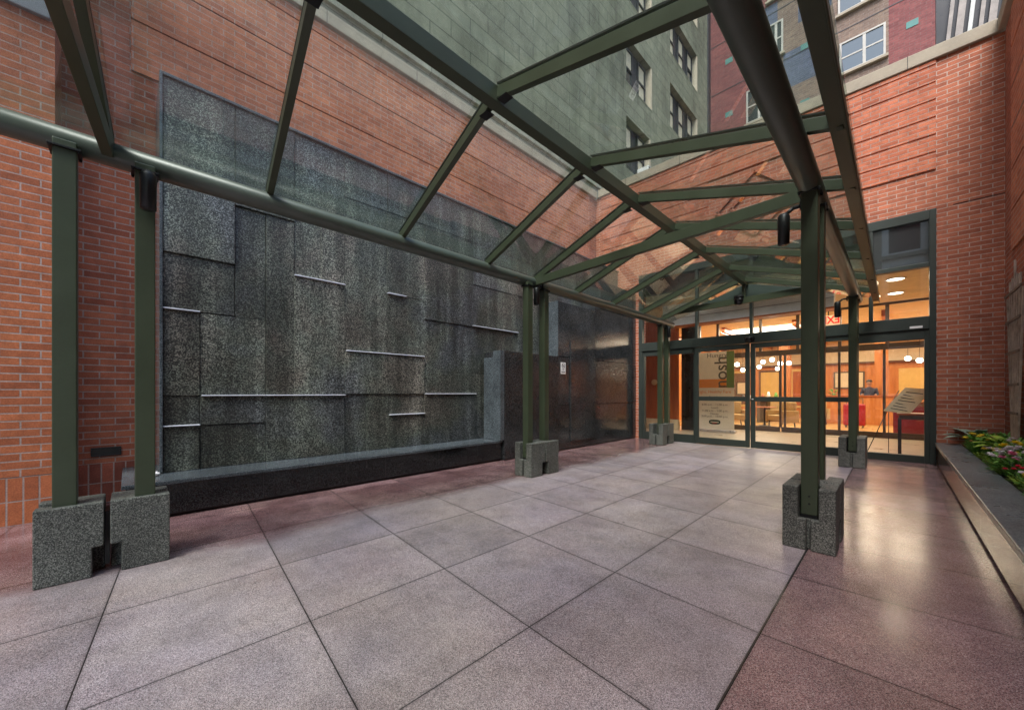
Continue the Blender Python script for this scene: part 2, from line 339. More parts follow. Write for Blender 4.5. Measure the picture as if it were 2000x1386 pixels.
# ---------------------------------------------------------------- granite fountain wall
t = empty('granite_fountain_wall', (-5.67, 3, 0), 'speckled dark granite water wall of stepped slabs with ledge highlights painted as pale strips', 'fountain')
MB().box(-6.398, -5.71, .255, 9.98, .37, 4.70).build('backing', M['granite_top'], t)
MB().box(-6.398, -5.605, .235, .262, .385, 4.73).build('side_trim', M['ledge'], t, .004)
MB().box(-6.398, -5.61, .263, 9.96, 4.705, 4.735).build('top_trim', M['ledge'], t, .004)
P = [(.264, .91, 2.8, 4.7, .05), (.91, 1.56, 3.52, 4.7, .05), (.91, 1.235, 2.17, 3.52, 0), (1.235, 1.56, 1.22, 3.52, .02), (.264, .91, 2.18, 2.8, .005),
     (.264, .58, 1.22, 2.18, .025), (.58, 1.235, 1.22, 2.17, 0), (1.56, 1.9, 2.82, 3.8, 0), (1.9, 2.22, 2.82, 3.8, .012), (1.56, 2.22, 3.8, 4.7, .03), (1.56, 2.22, 1.22, 2.82, .025),
     (.264, .58, .88, 1.22, 0), (.264, .58, .375, .88, .025), (.58, 1.235, .88, 1.22, .02), (.58, 1.235, .375, .88, 0), (1.235, 2.22, .375, 1.22, .02),
     (2.22, 2.88, 2.45, 4.1, .005), (2.22, 3.55, 1.86, 2.45, .018), (2.22, 3.55, 1.235, 1.86, .04), (2.88, 3.55, 2.82, 4.1, .015), (2.88, 3.55, 2.45, 2.82, .008),
     (2.22, 2.88, 4.1, 4.7, .02), (2.88, 4.6, 4.1, 4.7, .035), (2.22, 2.55, .375, 1.235, 0), (2.55, 2.9, .375, 1.235, .012), (2.9, 3.55, .9, 1.235, 0), (2.9, 3.55, .375, .9, .03),
     (3.55, 4.68, 1.235, 1.6, .012), (3.55, 4.6, 1.6, 2.5, 0), (3.55, 4.6, 2.5, 4.1, .03), (3.55, 4.68, .375, 1.235, .03),
     (4.6, 5.82, 2.52, 3.3, .03), (4.6, 5.82, 1.6, 2.52, 0), (4.68, 4.9, .375, 1.6, .01), (4.6, 5.6, 3.3, 4.7, .05), (5.6, 7.3, 3.9, 4.7, .02), (5.6, 7.3, 3.3, 3.9, .035), (5.82, 7.3, 1.6, 3.3, .01), (7.3, 9.95, 3.4, 4.7, .03), (7.3, 8.6, 2.4, 3.4, .02)]
for (a, b, c, d, e) in P:
    MB().box(-5.709, -5.67 + e * .65, a + .0015, b - .0015, c + .0015, d - .0015).build('granite_slab', M['granite_wall'], t, .004, 1)
for (a, b, z) in ((.264, .58, 2.18), (1.56, 2.22, 2.815), (2.88, 3.2, 2.82), (2.24, 3.54, 1.865), (4.6, 5.82, 2.52), (.595, 2.22, 1.22), (3.57, 4.67, 1.235), (2.92, 3.55, .905), (.264, .58, .885)):
    MB().box(-5.70, -5.62, a, b, z - .006, z + .006).build('ledge_highlight', M['strip'], t, .003)  # light caught on the slab ledges, put into the colour of pale strips
t = empty('fountain_basin', (-5.3, 2.4, 0), 'low dark granite basin rim along the foot of the water wall', 'basin')
MB().box(-6.39, -5.13, -.05, 4.9, .335, .375).build('rim', M['ledge'], t, .006)
MB().box(-6.38, -5.155, -.02, 4.9, .035, .334).build('front', M['granite_top'], t, .003)
MB().box(-6.36, -5.20, 0, 4.9, .001, .034).build('plinth', M['black'], t)
for yy in (1.1, 2.05, 2.6, 3.5, 4.3): MB().box(-5.156, -5.1535, yy, yy + .004, .04, .33).build('joint', M['black'], t)
pc = MB(); bmesh.ops.create_icosphere(pc.bm, subdivisions=3, radius=.035)
for vv in pc.bm.verts: vv.co *= random.uniform(.65, 1.15); vv.co.z *= .7
pc = pc.build('crumpled_paper', paint('paper_white', (.8, .8, .8), .8)); pc.location = (-5.52, .2, .398)
tag(pc, 'small crumpled white paper on the left end of the basin rim', 'litter')
t = empty('granite_wall', (-5.2, 7.4, 0), 'polished black granite wall stepping up beside the glass doors', 'wall')
MB().box(-5.66, -5.1, 4.905, 6.50, .025, 2.03).build('low_block', M['granite_top'], t, .004)
MB().box(-5.608, -5.3, 4.84, 4.903, .38, 1.92).build('return_panel', M['ledge'], t, .003)
MB().box(-5.3, -5.102, 4.80, 4.903, .376, 2.03).build('return_panel', M['ledge'], t, .003)
for k, (a, b, c, d) in enumerate(((6.5, 6.91, .03, .985), (6.5, 6.91, .99, 2.03), (6.5, 7.91, 2.035, 3.22), (6.915, 9.97, .03, .985), (6.915, 9.97, .99, 2.03), (7.915, 9.97, 2.035, 3.3), (8.15, 9.97, 3.305, 4.0))):
    MB().box(-5.65, -5.1 - .006 * (k % 2), a + .004, b - .004, c + .003, d - .003).build('polished_panel', M['granite_top'], t, .003, 1)
MB().box(-5.35, -5.098, 6.487, 6.498, 2.036, 3.22).build('end_panel', M['ledge'], t)
MB().box(-5.098, -5.075, 6.915, 7.9, .18, 2.42).build('raised_panel', M['granite_top'], t, .004)
MB().box(-5.6, -5.13, 4.91, 9.97, .001, .024).build('plinth', M['black'], t)
t = empty('no_smoking_sign', (-5.1, 6.65, 1.66), 'small white no smoking sign on the black granite wall', 'sign')
wh = paint('sign_white', (.75, .75, .73), .5); red = paint('sign_red', (.55, .03, .03), .5); blk = paint('ink_black', (.02, .02, .02), .6)
MB().box(-5.099, -5.093, 6.58, 6.75, 1.66, 1.91).build('plate', wh, t, .002)
bm = MB()
for i in range(24):
    a0, a1 = 2 * math.pi * i / 24, 2 * math.pi * (i + 1) / 24
    bm.bar((-5.092, 6.665 + .05 * math.cos(a0), 1.84 + .05 * math.sin(a0)), (-5.092, 6.665 + .05 * math.cos(a1), 1.84 + .05 * math.sin(a1)), .004, .011, up=(1, 0, 0))
bm.bar((-5.092, 6.665 - .036, 1.84 + .036), (-5.092, 6.665 + .036, 1.84 - .036), .01, .002, up=(1, 0, 0))
bm.build('prohibition_ring', blk, t)
MB().box(-5.0925, -5.0905, 6.63, 6.70, 1.835, 1.845).build('cigarette', blk, t)
text('NO', .035, (-5.0915, 6.665, 1.755), blk, t, rot=(90, 0, 90))
text('SMOKING', .03, (-5.0915, 6.665, 1.70), blk, t, rot=(90, 0, 90), bold=.001)
# ---------------------------------------------------------------- facade wall (y = 10)
t = empty('brick_facade', (-2.2, 10, 0), 'red brick entrance facade with stone coping round the glass doors', 'building')
F = 10.0
MB().box(-6.4, .505, F, F + .35, 4.47, 7.08).build('brickwork', M['brick_front'], t)
MB().box(.505, 1.252, F, F + .35, 0, 7.08).build('brick_pier', M['brick_front'], t)
MB().box(-6.4, -5.0, F, F + .35, 0, 4.468).build('brick_pier', M['brick_front'], t)
MB().box(-6.30, 1.252, F - .06, F + .45, 7.085, 7.31).build('coping', M['coping'], t, .012)
zs = [5.17 + .305 * i for i in range(7)]
for i, z in enumerate(zs):
    z1 = min(z + .283, 7.075)
    MB().box(-1.25 if i < 4 else -6.2, .50, F - .03, F - .001, z, z1).build('raised_band', M['brick_frontb'], t, .003)
    if i < 4: MB().box(-6.2, -3.25, F - .03, F - .001, z, z1).build('raised_band', M['brick_frontb'], t, .003)
bm = MB()
for s in (1, .62):
    c = (-2.24, 5.55); q = [(c[0], c[1] + .72 * s), (c[0] + .8 * s, c[1]), (c[0], c[1] - .72 * s), (c[0] - .8 * s, c[1])]
    for a, b in zip(q, q[1:] + q[:1]): bm.bar((a[0], F - .02 - .006 * s, a[1]), (b[0], F - .02 - .006 * s, b[1]), .07, .04, up=(0, 1, 0))
bm.build('diamond_relief', M['brick_frontb'], t)
MB().box(.7, 1.25, F - .004, F - .001, 4.47, 4.482).build('expansion_joint', M['black'], t)
MB().box(-6.25, .6, F + .36, F + 8, 7.2, 7.24).build('roof_slab', M['asphalt'], t)
for x in (-5.4, -3.9, -2.4, -.9, .15): MB().box(x, x + .008, F - .0625, F - .059, 7.086, 7.309).build('coping_joint', M['black'], t)
# right wall
t = empty('brick_wall', (1.25, 6, 0), 'red brick side wall with long grooves behind the flower bed', 'wall')
MB().box(1.25, 1.7, -1.5, 9.998, 0, 7.08).build('brickwork', M['brick_side'], t)
z = 3.36
while z < 7.0:
    MB().box(1.222, 1.249, -1.0, 9.35, z + .012, min(z + .592, 7.07)).build('raised_band', M['brick_sideb'], t, .004); z += .61
MB().box(1.17, 1.78, -1.55, 9.93, 7.085, 7.31).build('coping', M['coping'], t, .01)
# ---------------------------------------------------------------- storefront
t = empty('glass_storefront', (-2.24, 9.97, 0), 'dark green metal framed glass entrance with sliding doors under the canopy', 'entrance')
fr = MB()
fr.box(-5.0, -4.9, 9.93, 10.07, 0, 4.465).box(.42, .503, 9.93, 10.07, 0, 4.465).box(-4.9, .42, 9.93, 10.07, 4.30, 4.465)
fr.box(-4.9, .42, 9.92, 10.08, 2.38, 2.60).box(-.30, .42, 9.94, 10.06, 3.47, 3.55)
for x in (-3.49, -2.31, -1.13, -.33): fr.box(x - .03, x + .03, 9.94, 10.06, 2.6, 4.30)
for x in (-4.9 + .03, -3.53, -1.05, -.62, .39): fr.box(x - .03, x + .03, 9.95, 10.05, .0, 2.38)
fr.box(-4.84, -3.56, 9.95, 10.05, 2.24, 2.38).box(-4.84, -3.56, 9.95, 10.05, 0, .2)
fr.box(-1.02, -.65, 9.95, 10.05, 2.28, 2.38).box(-1.02, -.65, 9.95, 10.05, 0, .16).box(-1.02, -.65, 9.96, 10.04, 1.07, 1.165)
fr.box(-.59, .36, 9.95, 10.05, 2.2, 2.38).box(-.59, .36, 9.95, 10.05, 0, .13)
fr.build('frame', M['frame'], t, .004)
box('door_operator', M['frame'], (-3.55, -1.02, 9.86, 9.919, 2.37, 2.585), t, .006)
for (a, b, c, d) in ((-4.84, -3.56, .2, 2.24), (-1.02, -.65, 1.165, 2.28), (-1.02, -.65, .16, 1.07), (-.59, .36, .13, 2.2),
                     (-4.9, -3.52, 2.6, 4.3), (-3.46, -2.34, 2.6, 4.3), (-2.28, -1.16, 2.6, 4.3), (-1.1, -.36, 2.6, 4.3), (-.30, .42, 2.6, 3.47)):
    MB().box(a, b, 9.99, 10.002, c, d).build('glass_pane', M['door_glass'], t)
mp_ = NT('mirror_pane'); mp_.setp(base=(.22, .235, .235), rough=.02, metal=.85)
MB().box(-.30, .42, 9.99, 10.002, 3.55, 4.3).build('mirrored_pane', mp_.m, t)
for (a, b) in ((-3.50, -2.318), (-2.302, -1.08)):
    l = MB(); l.box(a, a + .09, 9.875, 9.925, .02, 2.36).box(b - .09, b, 9.875, 9.925, .02, 2.36)
    l.box(a + .09, b - .09, 9.875, 9.925, 2.25, 2.36).box(a + .09, b - .09, 9.875, 9.925, .02, .17).box(a + .09, b - .09, 9.875, 9.925, 1.06, 1.165)
    d = l.build('sliding_door', M['frame'], t, .004)
    MB().box(a + .09, b - .09, 9.895, 9.905, 1.165, 2.25).build('door_glass', M['door_glass'], d)
    MB().box(a + .09, b - .09, 9.895, 9.905, .17, 1.06).build('door_glass', M['door_glass'], d)
MB().lathe([(.004, 0), (.018, 0), (.018, .02), (.004, .021)], (-2.26, 9.865, 1.1), 12).build('door_lock', M['strip'], t)
box('sticker', wh, (.18, .34, 9.915, 9.9185, 2.40, 2.44), t)
s = empty('door_sensor', (-2.31, 9.84, 2.4), 'small black motion sensor on the header over the sliding doors', 'sensor')
MB().lathe([(.02, -.05), (.05, -.04), (.075, 0), (.08, .04), (.06, .06)], (-2.31, 9.80, 2.44)).build('dome', M['black'], s)
MB().box(-2.41, -2.21, 9.83, 9.859, 2.42, 2.50).build('mount', M['dark_metal'], s, .005)
# ---------------------------------------------------------------- canopy
t = empty('glass_canopy', (-2.25, 4, 0), 'green steel canopy with pitched glass roof carried on paired posts', 'canopy')
KK = -.088
def ys(x, y0): return y0 + KK * (x + 4)
XC, ZR = -2.25, 3.62
def zr(x): return ZR - .326 * abs(x - XC)
MB().cyl((-4.0, -3.2, 2.97), (-4.03, 9.78, 2.97), .082, n=32).build('tube_rail', M['steel_tube'], t)
MB().cyl((-.49, -3.2, 2.95), (-.50, 9.45, 2.95), .082, n=32).build('tube_rail', M['steel_tube'], t)
MB().bar((XC, -3.2, ZR - .03), (XC, 9.9, ZR - .03), .095, .13).build('ridge_beam', M['steel'], t, .004)
MB().box(-.30, -.215, -3.2, 9.72, 2.93, 3.05).box(-.215, -.205, -3.2, 9.72, 2.90, 2.93).build('eave_beam', M['steel'], t, .006)
rf = [-2.7, -1.4, -.1, .9, 2.22, 3.52, 4.55, 5.65, 6.9, 8.15, 9.2]
for y in rf:
    for (xa, xb) in ((-4.04, XC - .045), (XC + .045, -.22)):
        MB().bar((xa, ys(xa, y), zr(xa)), (xb, ys(xb, y), zr(xb)), .05, .085).build('rafter', M['steel'], t, .003)
        MB().bar((xa, ys(xa, y), zr(xa) + .068), (xb, ys(xb, y), zr(xb) + .068), .05, .012).build('glazing_cap', M['black'], t)
ey = rf + [9.95]
for y0, y1 in zip(ey, ey[1:]):
    for (xa, xb) in ((-4.10, XC), (XC, -.20)):
        za, zb = zr(xa) + .047, zr(xb) + .047
        q = [(xa, ys(xa, y0) + .002, za), (xb, ys(xb, y0) + .002, zb), (xb, ys(xb, y1) - .002, zb), (xa, ys(xa, y1) - .002, za)]
        if y1 > 9.9: q[2] = (xb, 9.9, zb); q[3] = (xa, 9.9, za)
        MB().prism(q, (0, 0, .010)).build('roof_glass', M['canopy_glass'], t)
for y in (-.1, 4.5):
        MB().bar((-4.0, ys(-4, y), 2.98), (-.49, ys(-.49, y), 2.98), .06, .115).build('tie_beam', M['steel'], t, .004)
MB().bar((-3.75, ys(-3.75, 9.3), 3.19), (-.75, ys(-.75, 9.3), 3.19), .06, .13).build('tie_beam', M['steel'], t, .004)
MB().bar((XC, ys(XC, 9.3), 3.26), (XC, ys(XC, 9.3), 3.56), .06, .06, up=(1, 0, 0)).build('king_post', M['steel'], t)
g = MB(); yg = 9.45
g.prism([(-3.45, yg - .04, 3.22), (-1.05, yg - .26, 3.22), (XC, yg - .15, 3.57)], (0, .02, 0)); g.build('gable_panel', paint('gable_green', (.05, .07, .06), .5), t)
posts = [(-3.95, -.30), (-3.95, .087), (-3.96, 4.30), (-3.96, 4.68), (-4.03, 9.12), (-4.03, 9.5), (-.49, 3.92), (-.49, 4.30), (-.51, 8.66), (-.51, 9.05)]
for (x, y) in posts:
    MB().box(x - .055, x + .055, y - .055, y + .055, .27, 2.93).build('post', M['steel'], t, .006)
    MB().box(x - .06, x + .06, y - .06, y + .06, .25, .268).build('foot_plate', M['dark_metal'], t)
for (x, y) in posts:
    br = MB().box(x - .075, x + .075, y - .075, y + .075, 2.868, 2.882).build('head_bracket', M['dark_metal'], t, .002)
    for sx_ in (-1, 1):
        for sy_ in (-1, 1): MB().cyl((x + sx_ * .064, y + sy_ * .064, 2.855), (x + sx_ * .064, y + sy_ * .064, 2.867), .008, n=6).build('bolt', M['dark_metal'], br)
    for zz in (.36, .42): MB().cyl((x, y - .06, zz), (x, y + .06, zz), .008, n=6).build('bolt', M['dark_metal'], t)
for y in rf:
    for s_ in (-1, 1):
        xa = XC + s_ * .12
        MB().box(xa - .05, xa + .05, ys(xa, y) - .04, ys(xa, y) + .04, zr(xa) - .062, zr(xa) - .056).build('ridge_clip', M['dark_metal'], t, .002)
# post bases
def half(sgn):
    m_ = MB(); xs = [-.17, -.065, -.015, .015, .065, .17]; yy = [0, .055, .175, .255, .31]; zz = [0, .2, .245, .5]
    def ins(x, y, z):
        if abs(x) < .065 and y < .175 and z > .245: return False
        if abs(x) < .015 and y < .055: return False
        if y > .255 and z < .2 and x > .0: return False
        return True
    m_.cells(xs, yy, zz, ins)
    if sgn > 0: bmesh.ops.scale(m_.bm, vec=(1, -1, 1), verts=m_.bm.verts)
    bmesh.ops.translate(m_.bm, vec=(0, .325 if sgn > 0 else -.325, 0), verts=m_.bm.verts)
    return m_
b0 = empty('post_base', (0, 0, 0), 'x', 'post base', 'split granite bases under the canopy posts')
half(-1).build('granite_block', M['post_base'], b0, .009, 3, local=True); half(1).build('granite_block', M['post_base'], b0, .009, 3, local=True)
MB().box(-.1, .1, -.012, .012, .05, .42).build('steel_spacer', M['dark_metal'], b0, local=True)
spots = [(-4.02, -.105, 'split granite base of the nearest left posts, beside the orange brick wall'),
         (-3.945, 4.50, 'split granite base of the middle left posts, in front of the black granite wall'),
         (-4.09, 9.32, 'split granite base of the far left posts, in front of the fixed glass pane'),
         (-.49, 4.13, 'split granite base of the big post on the right, nearest on its side'),
         (-.52, 8.87, 'split granite base of the far right posts, just before the right glass pane')]
for i, (x, y, lb) in enumerate(spots):
    o = b0 if i == 0 else copy_tree(b0)
    o.location = (x, y, 0); o['label'] = lb
# canopy spotlights
L0 = empty('spotlight', (0, 0, 0), 'x', 'spotlight', 'cylinder spotlights under the canopy')
MB().lathe([(.036, 0), (.044, .003), (.046, .24), (.036, .265), (.02, .27)], (0, 0, 0)).build('housing', M['dark_metal'], L0, local=True)
MB().lathe([(.01, -.001), (.034, -.001), (.034, .006), (.01, .0065)], (0, 0, -.003)).build('lens', M['black'], L0, local=True)
MB().cyl((0, 0, .25), (.07, 0, .30), .016, n=10).cyl((.07, 0, .30), (.12, 0, .30), .016, n=10).box(.12, .135, -.035, .035, .26, .34).build('arm', M['dark_metal'], L0, local=True)
ls = [(-3.78, .10, 2.56, 180, 'spotlight on the second left post, nearest the camera'),
      (-3.95, 4.49, 2.62, 90, 'spotlight tucked between the middle pair of left posts'),
      (-3.90, 9.30, 2.60, 180, 'spotlight between the far left pair of posts by the doors'),
      (-.70, 4.10, 2.56, 0, 'spotlight on an arm left of the big right post'),
      (-.72, 8.80, 2.58, 0, 'spotlight beside the far right post, before the exit sign')]
for i, (x, y, z, rz, lb) in enumerate(ls):
    o = L0 if i == 0 else copy_tree(L0)
    o.location = (x, y, z); o.rotation_euler = (0, 0, R(rz)); o['label'] = lb
c = empty('security_camera', (-2.34, 9.2, 3.12), 'black dome security camera hanging under the canopy gable', 'camera')
MB().lathe([(.01, -.09), (.05, -.08), (.085, -.04), (.095, .01), (.095, .04)], (-2.34, 9.15, 3.2)).build('dome', M['black'], c)
MB().lathe([(.1, .041), (.1, .1), (.05, .115)], (-2.34, 9.15, 3.2)).build('mount', M['dark_metal'], c)
# ---------------------------------------------------------------- planter
t = empty('planter', (.9, 6, 0), 'long low planter with polished granite front and grey stone ledge', 'planter')
pl = granite('planter_brown', (.03, .018, .014), (.075, .045, .035), (.16, .11, .09), 160, .12, stain=.2, spec=.45)
yy = [-1.4, .3, 1.9, 3.5, 5.1, 6.7, 8.3, 9.96]
for a, b in zip(yy, yy[1:]): MB().box(.51, .55, a + .003, b - .003, .03, .325).build('front_panel', pl, t)
MB().box(.551, .77, -1.4, 9.97, .001, .33).build('core', M['black'], t)
MB().box(.485, .78, -1.45, 9.985, .331, .385).build('ledge', granite('planter_ledge_stone', (.05, .06, .062), (.12, .14, .142), (.24, .27, .27), 140, .3, stain=.35), t, .006)
soil = paint('soil', (.028, .018, .012), .95, 0, .4, 30, bump=.01)
b = MB()
N = 60
gv = [[b.bm.verts.new((.781 + (1.249 - .781) * j / 6, -1.4 + 11.35 * i / N, .33 + .03 * random.random())) for j in range(7)] for i in range(N + 1)]
for i in range(N):
    for j in range(6): b.bm.faces.new((gv[i][j], gv[i][j + 1], gv[i + 1][j + 1], gv[i + 1][j]))
so_ = b.build('soil', soil); tag(so_, kind='structure')
# ---------------------------------------------------------------- plants
def leafmat(name, c, v=.3):
    m = NT(name); f = m.noise(m.pos(), 25, 3); r = m.n('ObjectInfo').outputs['Random']
    col = m.ramp(f, (.3, tuple(x * (1 - v) for x in c)), (.7, tuple(min(1, x * (1 + v)) for x in c)))
    m.setp(base=col, rough=.5, spec=.4); return m.m
LM = {'green': leafmat('leaf_green', (.13, .30, .04)), 'lime': leafmat('leaf_lime', (.30, .42, .05)), 'dark': leafmat('leaf_dark', (.03, .08, .02)), 'silver': leafmat('leaf_silver', (.28, .36, .27))}
PM = {'pink': leafmat('petal_pink', (.9, .25, .45), .2), 'red': leafmat('petal_red', (.8, .02, .08), .3), 'yellow': leafmat('petal_yellow', (.95, .68, .04), .2), 'white': leafmat('petal_white', (.8, .72, .74), .1)}
def leaf(b, p, d, L, W, bend=.3):
    d = Vector(d).normalized(); side = d.cross(Vector((0, 0, 1)))
    if side.length < .1: side = Vector((1, 0, 0))
    side.normalize(); n = side.cross(d); p = Vector(p)
    prev = None
    for i, wf in enumerate((.15, .8, 1, .7, .02)):
        t_ = i / 4; c_ = p + d * L * t_ - Vector((0, 0, 1)) * bend * L * t_ * t_
        a = b.bm.verts.new(c_ + side * W * wf / 2 + n * W * .12 * wf); q = b.bm.verts.new(c_); e = b.bm.verts.new(c_ - side * W * wf / 2 + n * W * .12 * wf)
        if prev:
            b.bm.faces.new((prev[0], prev[1], q, a)); b.bm.faces.new((prev[1], prev[2], e, q))
        prev = (a, q, e)
def rdir(up=.5):
    a = random.uniform(0, 2 * math.pi); return (math.cos(a), math.sin(a), random.uniform(up * .2, up * 1.6))
def plant_proto(name, leafm, petal, h, n, L, W, nf):
    e = empty(name, (0, 0, 0)); b = MB()
    for i in range(n):
        d = rdir(1.2); r = random.random() * .06
        leaf(b, (d[0] * r, d[1] * r, random.random() * h * .8), d, L * random.uniform(.7, 1.2), W * random.uniform(.7, 1.2))
    st = MB()
    for k in range(5): st.cyl((random.uniform(-.02, .02), random.uniform(-.02, .02), -.02), (random.uniform(-.05, .05), random.uniform(-.05, .05), h * .8), .003, .002, n=5)
    st.build('stem', LM['dark'], e, local=True)
    b.build('foliage', leafm, e, local=True)
    if petal:
        for k in range(nf):
            f = MB(); d = rdir(1); c_ = Vector((random.uniform(-.09, .09), random.uniform(-.09, .09), h * random.uniform(.85, 1.15)))
            for j in range(9):
                a = j * 2 * math.pi / 5 + random.random() * .3; leaf(f, c_ + Vector((0, 0, .004 * (j // 5))), (math.cos(a), math.sin(a), .5 + .6 * (j // 5)), .036, .034, .2)
            f.build('blossom', petal, e, local=True)
    return e
protos = []
info = {'pink': 'low leafy bedding plant with pink blossoms', 'red': 'low leafy bedding plant with deep red blossoms', 'yellow': 'low bedding plant with yellow blossoms', 'white': 'low bedding plant with pale pinkish white blossoms', 'fern': 'fine leaved green plant without blossoms in the flower bed', 'lime': 'bright lime green low plant at the bed edge'}
pr = {}
for k in ('pink', 'red', 'yellow', 'white'):
    pr[k] = [plant_proto('flowering_plant', LM['green'], PM[k], .2, 60, .10, .03, 5) for _ in range(2)]
pr['fern'] = [plant_proto('leafy_plant', LM['green'], None, .26, 220, .10, .018, 0) for _ in range(2)]
pr['lime'] = [plant_proto('leafy_plant', LM['lime'], None, .07, 90, .06, .02, 0) for _ in range(2)]
used = set()
def put(k, x, y, s=1):
    j = random.randrange(2); o = pr[k][j]
    if (k, j) in used: o = copy_tree(o)
    used.add((k, j)); o.location = (x, y, .34); o.scale = (s, s, s); o.rotation_euler = (0, 0, random.uniform(0, 6.28))
    tag(o, info[k], 'plant' if k in ('fern', 'lime') else 'flower', {'fern': 'fine leaved green plants', 'lime': 'lime green edging plants'}.get(k, k + ' bedding flowers'))
cols = ['pink', 'red', 'yellow', 'white', 'pink', 'red', 'white']
y = 9.75; i = 0
while y > 4.9:
    for x in (.86, 1.0, 1.14):
        r = random.random()
        if y > 9.0: k = 'fern' if (x > .9 or r < .6) else 'lime'
        else:
            k = cols[random.randrange(7)] if r < .72 else ('lime' if (x < .9) else 'fern')
        put(k, x + random.uniform(-.03, .03), y + random.uniform(-.05, .05), random.uniform(.8, 1.35)); i += 1
    y -= .2
for k in pr:
    for j, o in enumerate(pr[k]):
        if (k, j) not in used:
            for ch in [x for x in S.objects if x.parent == o]: bpy.data.objects.remove(ch)
            bpy.data.objects.remove(o)
def bigleaf(name, mt, loc, n, L, W, lb):
    e = empty(name, loc, lb, 'plant'); b = MB(); st = MB()
    for i in range(n):
        a = i * 2.4; el = random.uniform(.5, 1.6); d = Vector((math.cos(a), math.sin(a), el)).normalized(); p = d * L * .45
        st.cyl((0, 0, 0), p, .005, .003, n=6); leaf(b, p, (d[0], d[1], d[2] * .6), L, W, .35)
    st.build('stem', LM['dark'], e, local=True); b.build('foliage', mt, e, local=True)
bigleaf('broadleaf_plant', LM['silver'], (.95, 9.8, .42), 14, .34, .13, 'silvery broad leaved plant at the far corner of the flower bed')
bigleaf('broadleaf_plant', LM['lime'], (1.08, 8.2, .45), 16, .3, .13, 'yellow green broad leaved plant below the wooden trellis')
st_m = paint('river_stone', (.08, .085, .085), .45, 0, .3, 20, obj=True)
for i in range(9):
    o = MB(); bmesh.ops.create_icosphere(o.bm, subdivisions=3, radius=.05)
    for vv in o.bm.verts: vv.co += vv.normal * random.uniform(-.002, .002); 
    for ff in o.bm.faces: ff.smooth = True
    s_ = o.build('river_stone', st_m); s_.scale = (random.uniform(.6, 1.1), random.uniform(.9, 1.5), .5); s_.location = (random.uniform(.82, .92), 4.7 + i * .12, .375)
    tag(s_, 'dark rounded stone at the edge of the flower bed', 'stone', 'dark river stones')
# trellis
t = empty('garden_trellis', (1.16, 8.75, .45), 'weathered wooden fan trellis against the right brick wall', 'trellis')
wd = paint('weathered_wood', (.40, .33, .27), .8, 0, .45, 8, bump=.003); wd2 = paint('trellis_rail', (.16, .12, .09), .8, 0, .3, 12)
for i in range(7):
    yb = 8.75 + (i - 3) * -.055; yt = 8.75 + (i - 3) * -.17
    MB().bar((1.18, yb, .42), (1.18, yt, 3.0 - abs(i - 3) * .12 + .1 * (i % 2)), .018, .05, up=(0, 1, 0)).build('slat', wd, t, .002)
for k, z in enumerate((.95, 1.35, 1.8, 2.25, 2.65)):
    hw = .2 + .36 * (z - .42) / 2.5
    MB().box(1.15, 1.168, 8.75 - hw, 8.75 + hw, z, z + .035).build('rail', wd2, t, .002)
# ---------------------------------------------------------------- background buildings
def concrete():
    m = NT('green_grey_masonry'); p = m.pos(); sp = m.n('SeparateXYZ'); m.l(p, sp.inputs[0])
    cb = m.n('CombineXYZ'); m.l(m.math('ADD', sp.outputs[1], 40), cb.inputs[0]); m.l(sp.outputs[2], cb.inputs[1])
    b = m.n('TexBrick', offset=.5)
    for k, v in {'Scale': 1, 'Mortar Size': .012, 'Mortar Smooth': .3, 'Brick Width': 1.1, 'Row Height': .4}.items(): b.inputs[k].default_value = v
    b.inputs['Color1'].default_value = (.255, .26, .195, 1); b.inputs['Color2'].default_value = (.205, .21, .158, 1); b.inputs['Mortar'].default_value = (.10, .11, .085, 1)
    m.l(cb.outputs[0], b.inputs['Vector'])
    col = m.mix(1.0, b.outputs['Color'], m.ramp(m.noise(p, .5, 6, .65, (1, 1.6, .4)), (.3, .55), (.5, 1), (.72, 1.35)), 'MULTIPLY')
    col = m.mix(1.0, col, m.ramp(m.noise(p, 3.5, 6, .7), (.3, .8), (.7, 1.15)), 'MULTIPLY')
    zm = m.ramp(m.math('DIVIDE', m.math('SUBTRACT', sp.outputs[2], 7.0), 2.0), (0, (1.1, 1.08, 1.2)), (1, (1, 1, 1)))
    col = m.mix(1.0, col, zm, 'MULTIPLY')
    m.setp(base=col, rough=.85, spec=.2); m.bump(m.math('ADD', m.noise(p, 30, 4), m.math('MULTIPLY', b.outputs['Fac'], -1)), .01, .6); return m.m
M['conc'] = concrete()
wf = paint('window_frame_dark', (.03, .032, .04), .5); wl = paint('lit_window_jamb', (.55, .47, .36), .6); bl = paint('window_blind', (.62, .55, .42), .7)
pane = NT('window_pane'); pane.setp(base=(.03, .04, .045), rough=.05, spec=.9); pane = pane.m
t = empty('stone_building', (-7.5, 12, 0), 'weathered green grey masonry building with deep set dark windows', 'building')
wins = [(13.0, 15.12, 12.75, 14.45, 2), (13.0, 15.0, 9.55, 11.5, 2), (16.9, 20.2, 16.3, 18.1, 3), (16.9, 20.2, 13.0, 14.95, 3), (16.9, 20.2, 9.6, 11.6, 3), (13.0, 15.12, 15.9, 17.6, 2), (13.0, 15.12, 19.2, 20.9, 2), (16.9, 20.2, 19.5, 21.3, 3),
        (7.4, 9.4, 19.0, 20.8, 2), (16.9, 20.2, 22.8, 24.5, 3)]
xsg = [-9.0, -7.35, -7.03]
ysg = sorted({-30, 21.95} | {a for w_ in wins for a in w_[:2]}); zsg = sorted({0, 34} | {a for w_ in wins for a in w_[2:4]})
def insw(x, y, z):
    if x < -7.35: return True
    return not any(a < y < b and c < z < d for a, b, c, d, n in wins)
MB().cells(xsg, ysg, zsg, insw).build('wall', M['conc'], t)
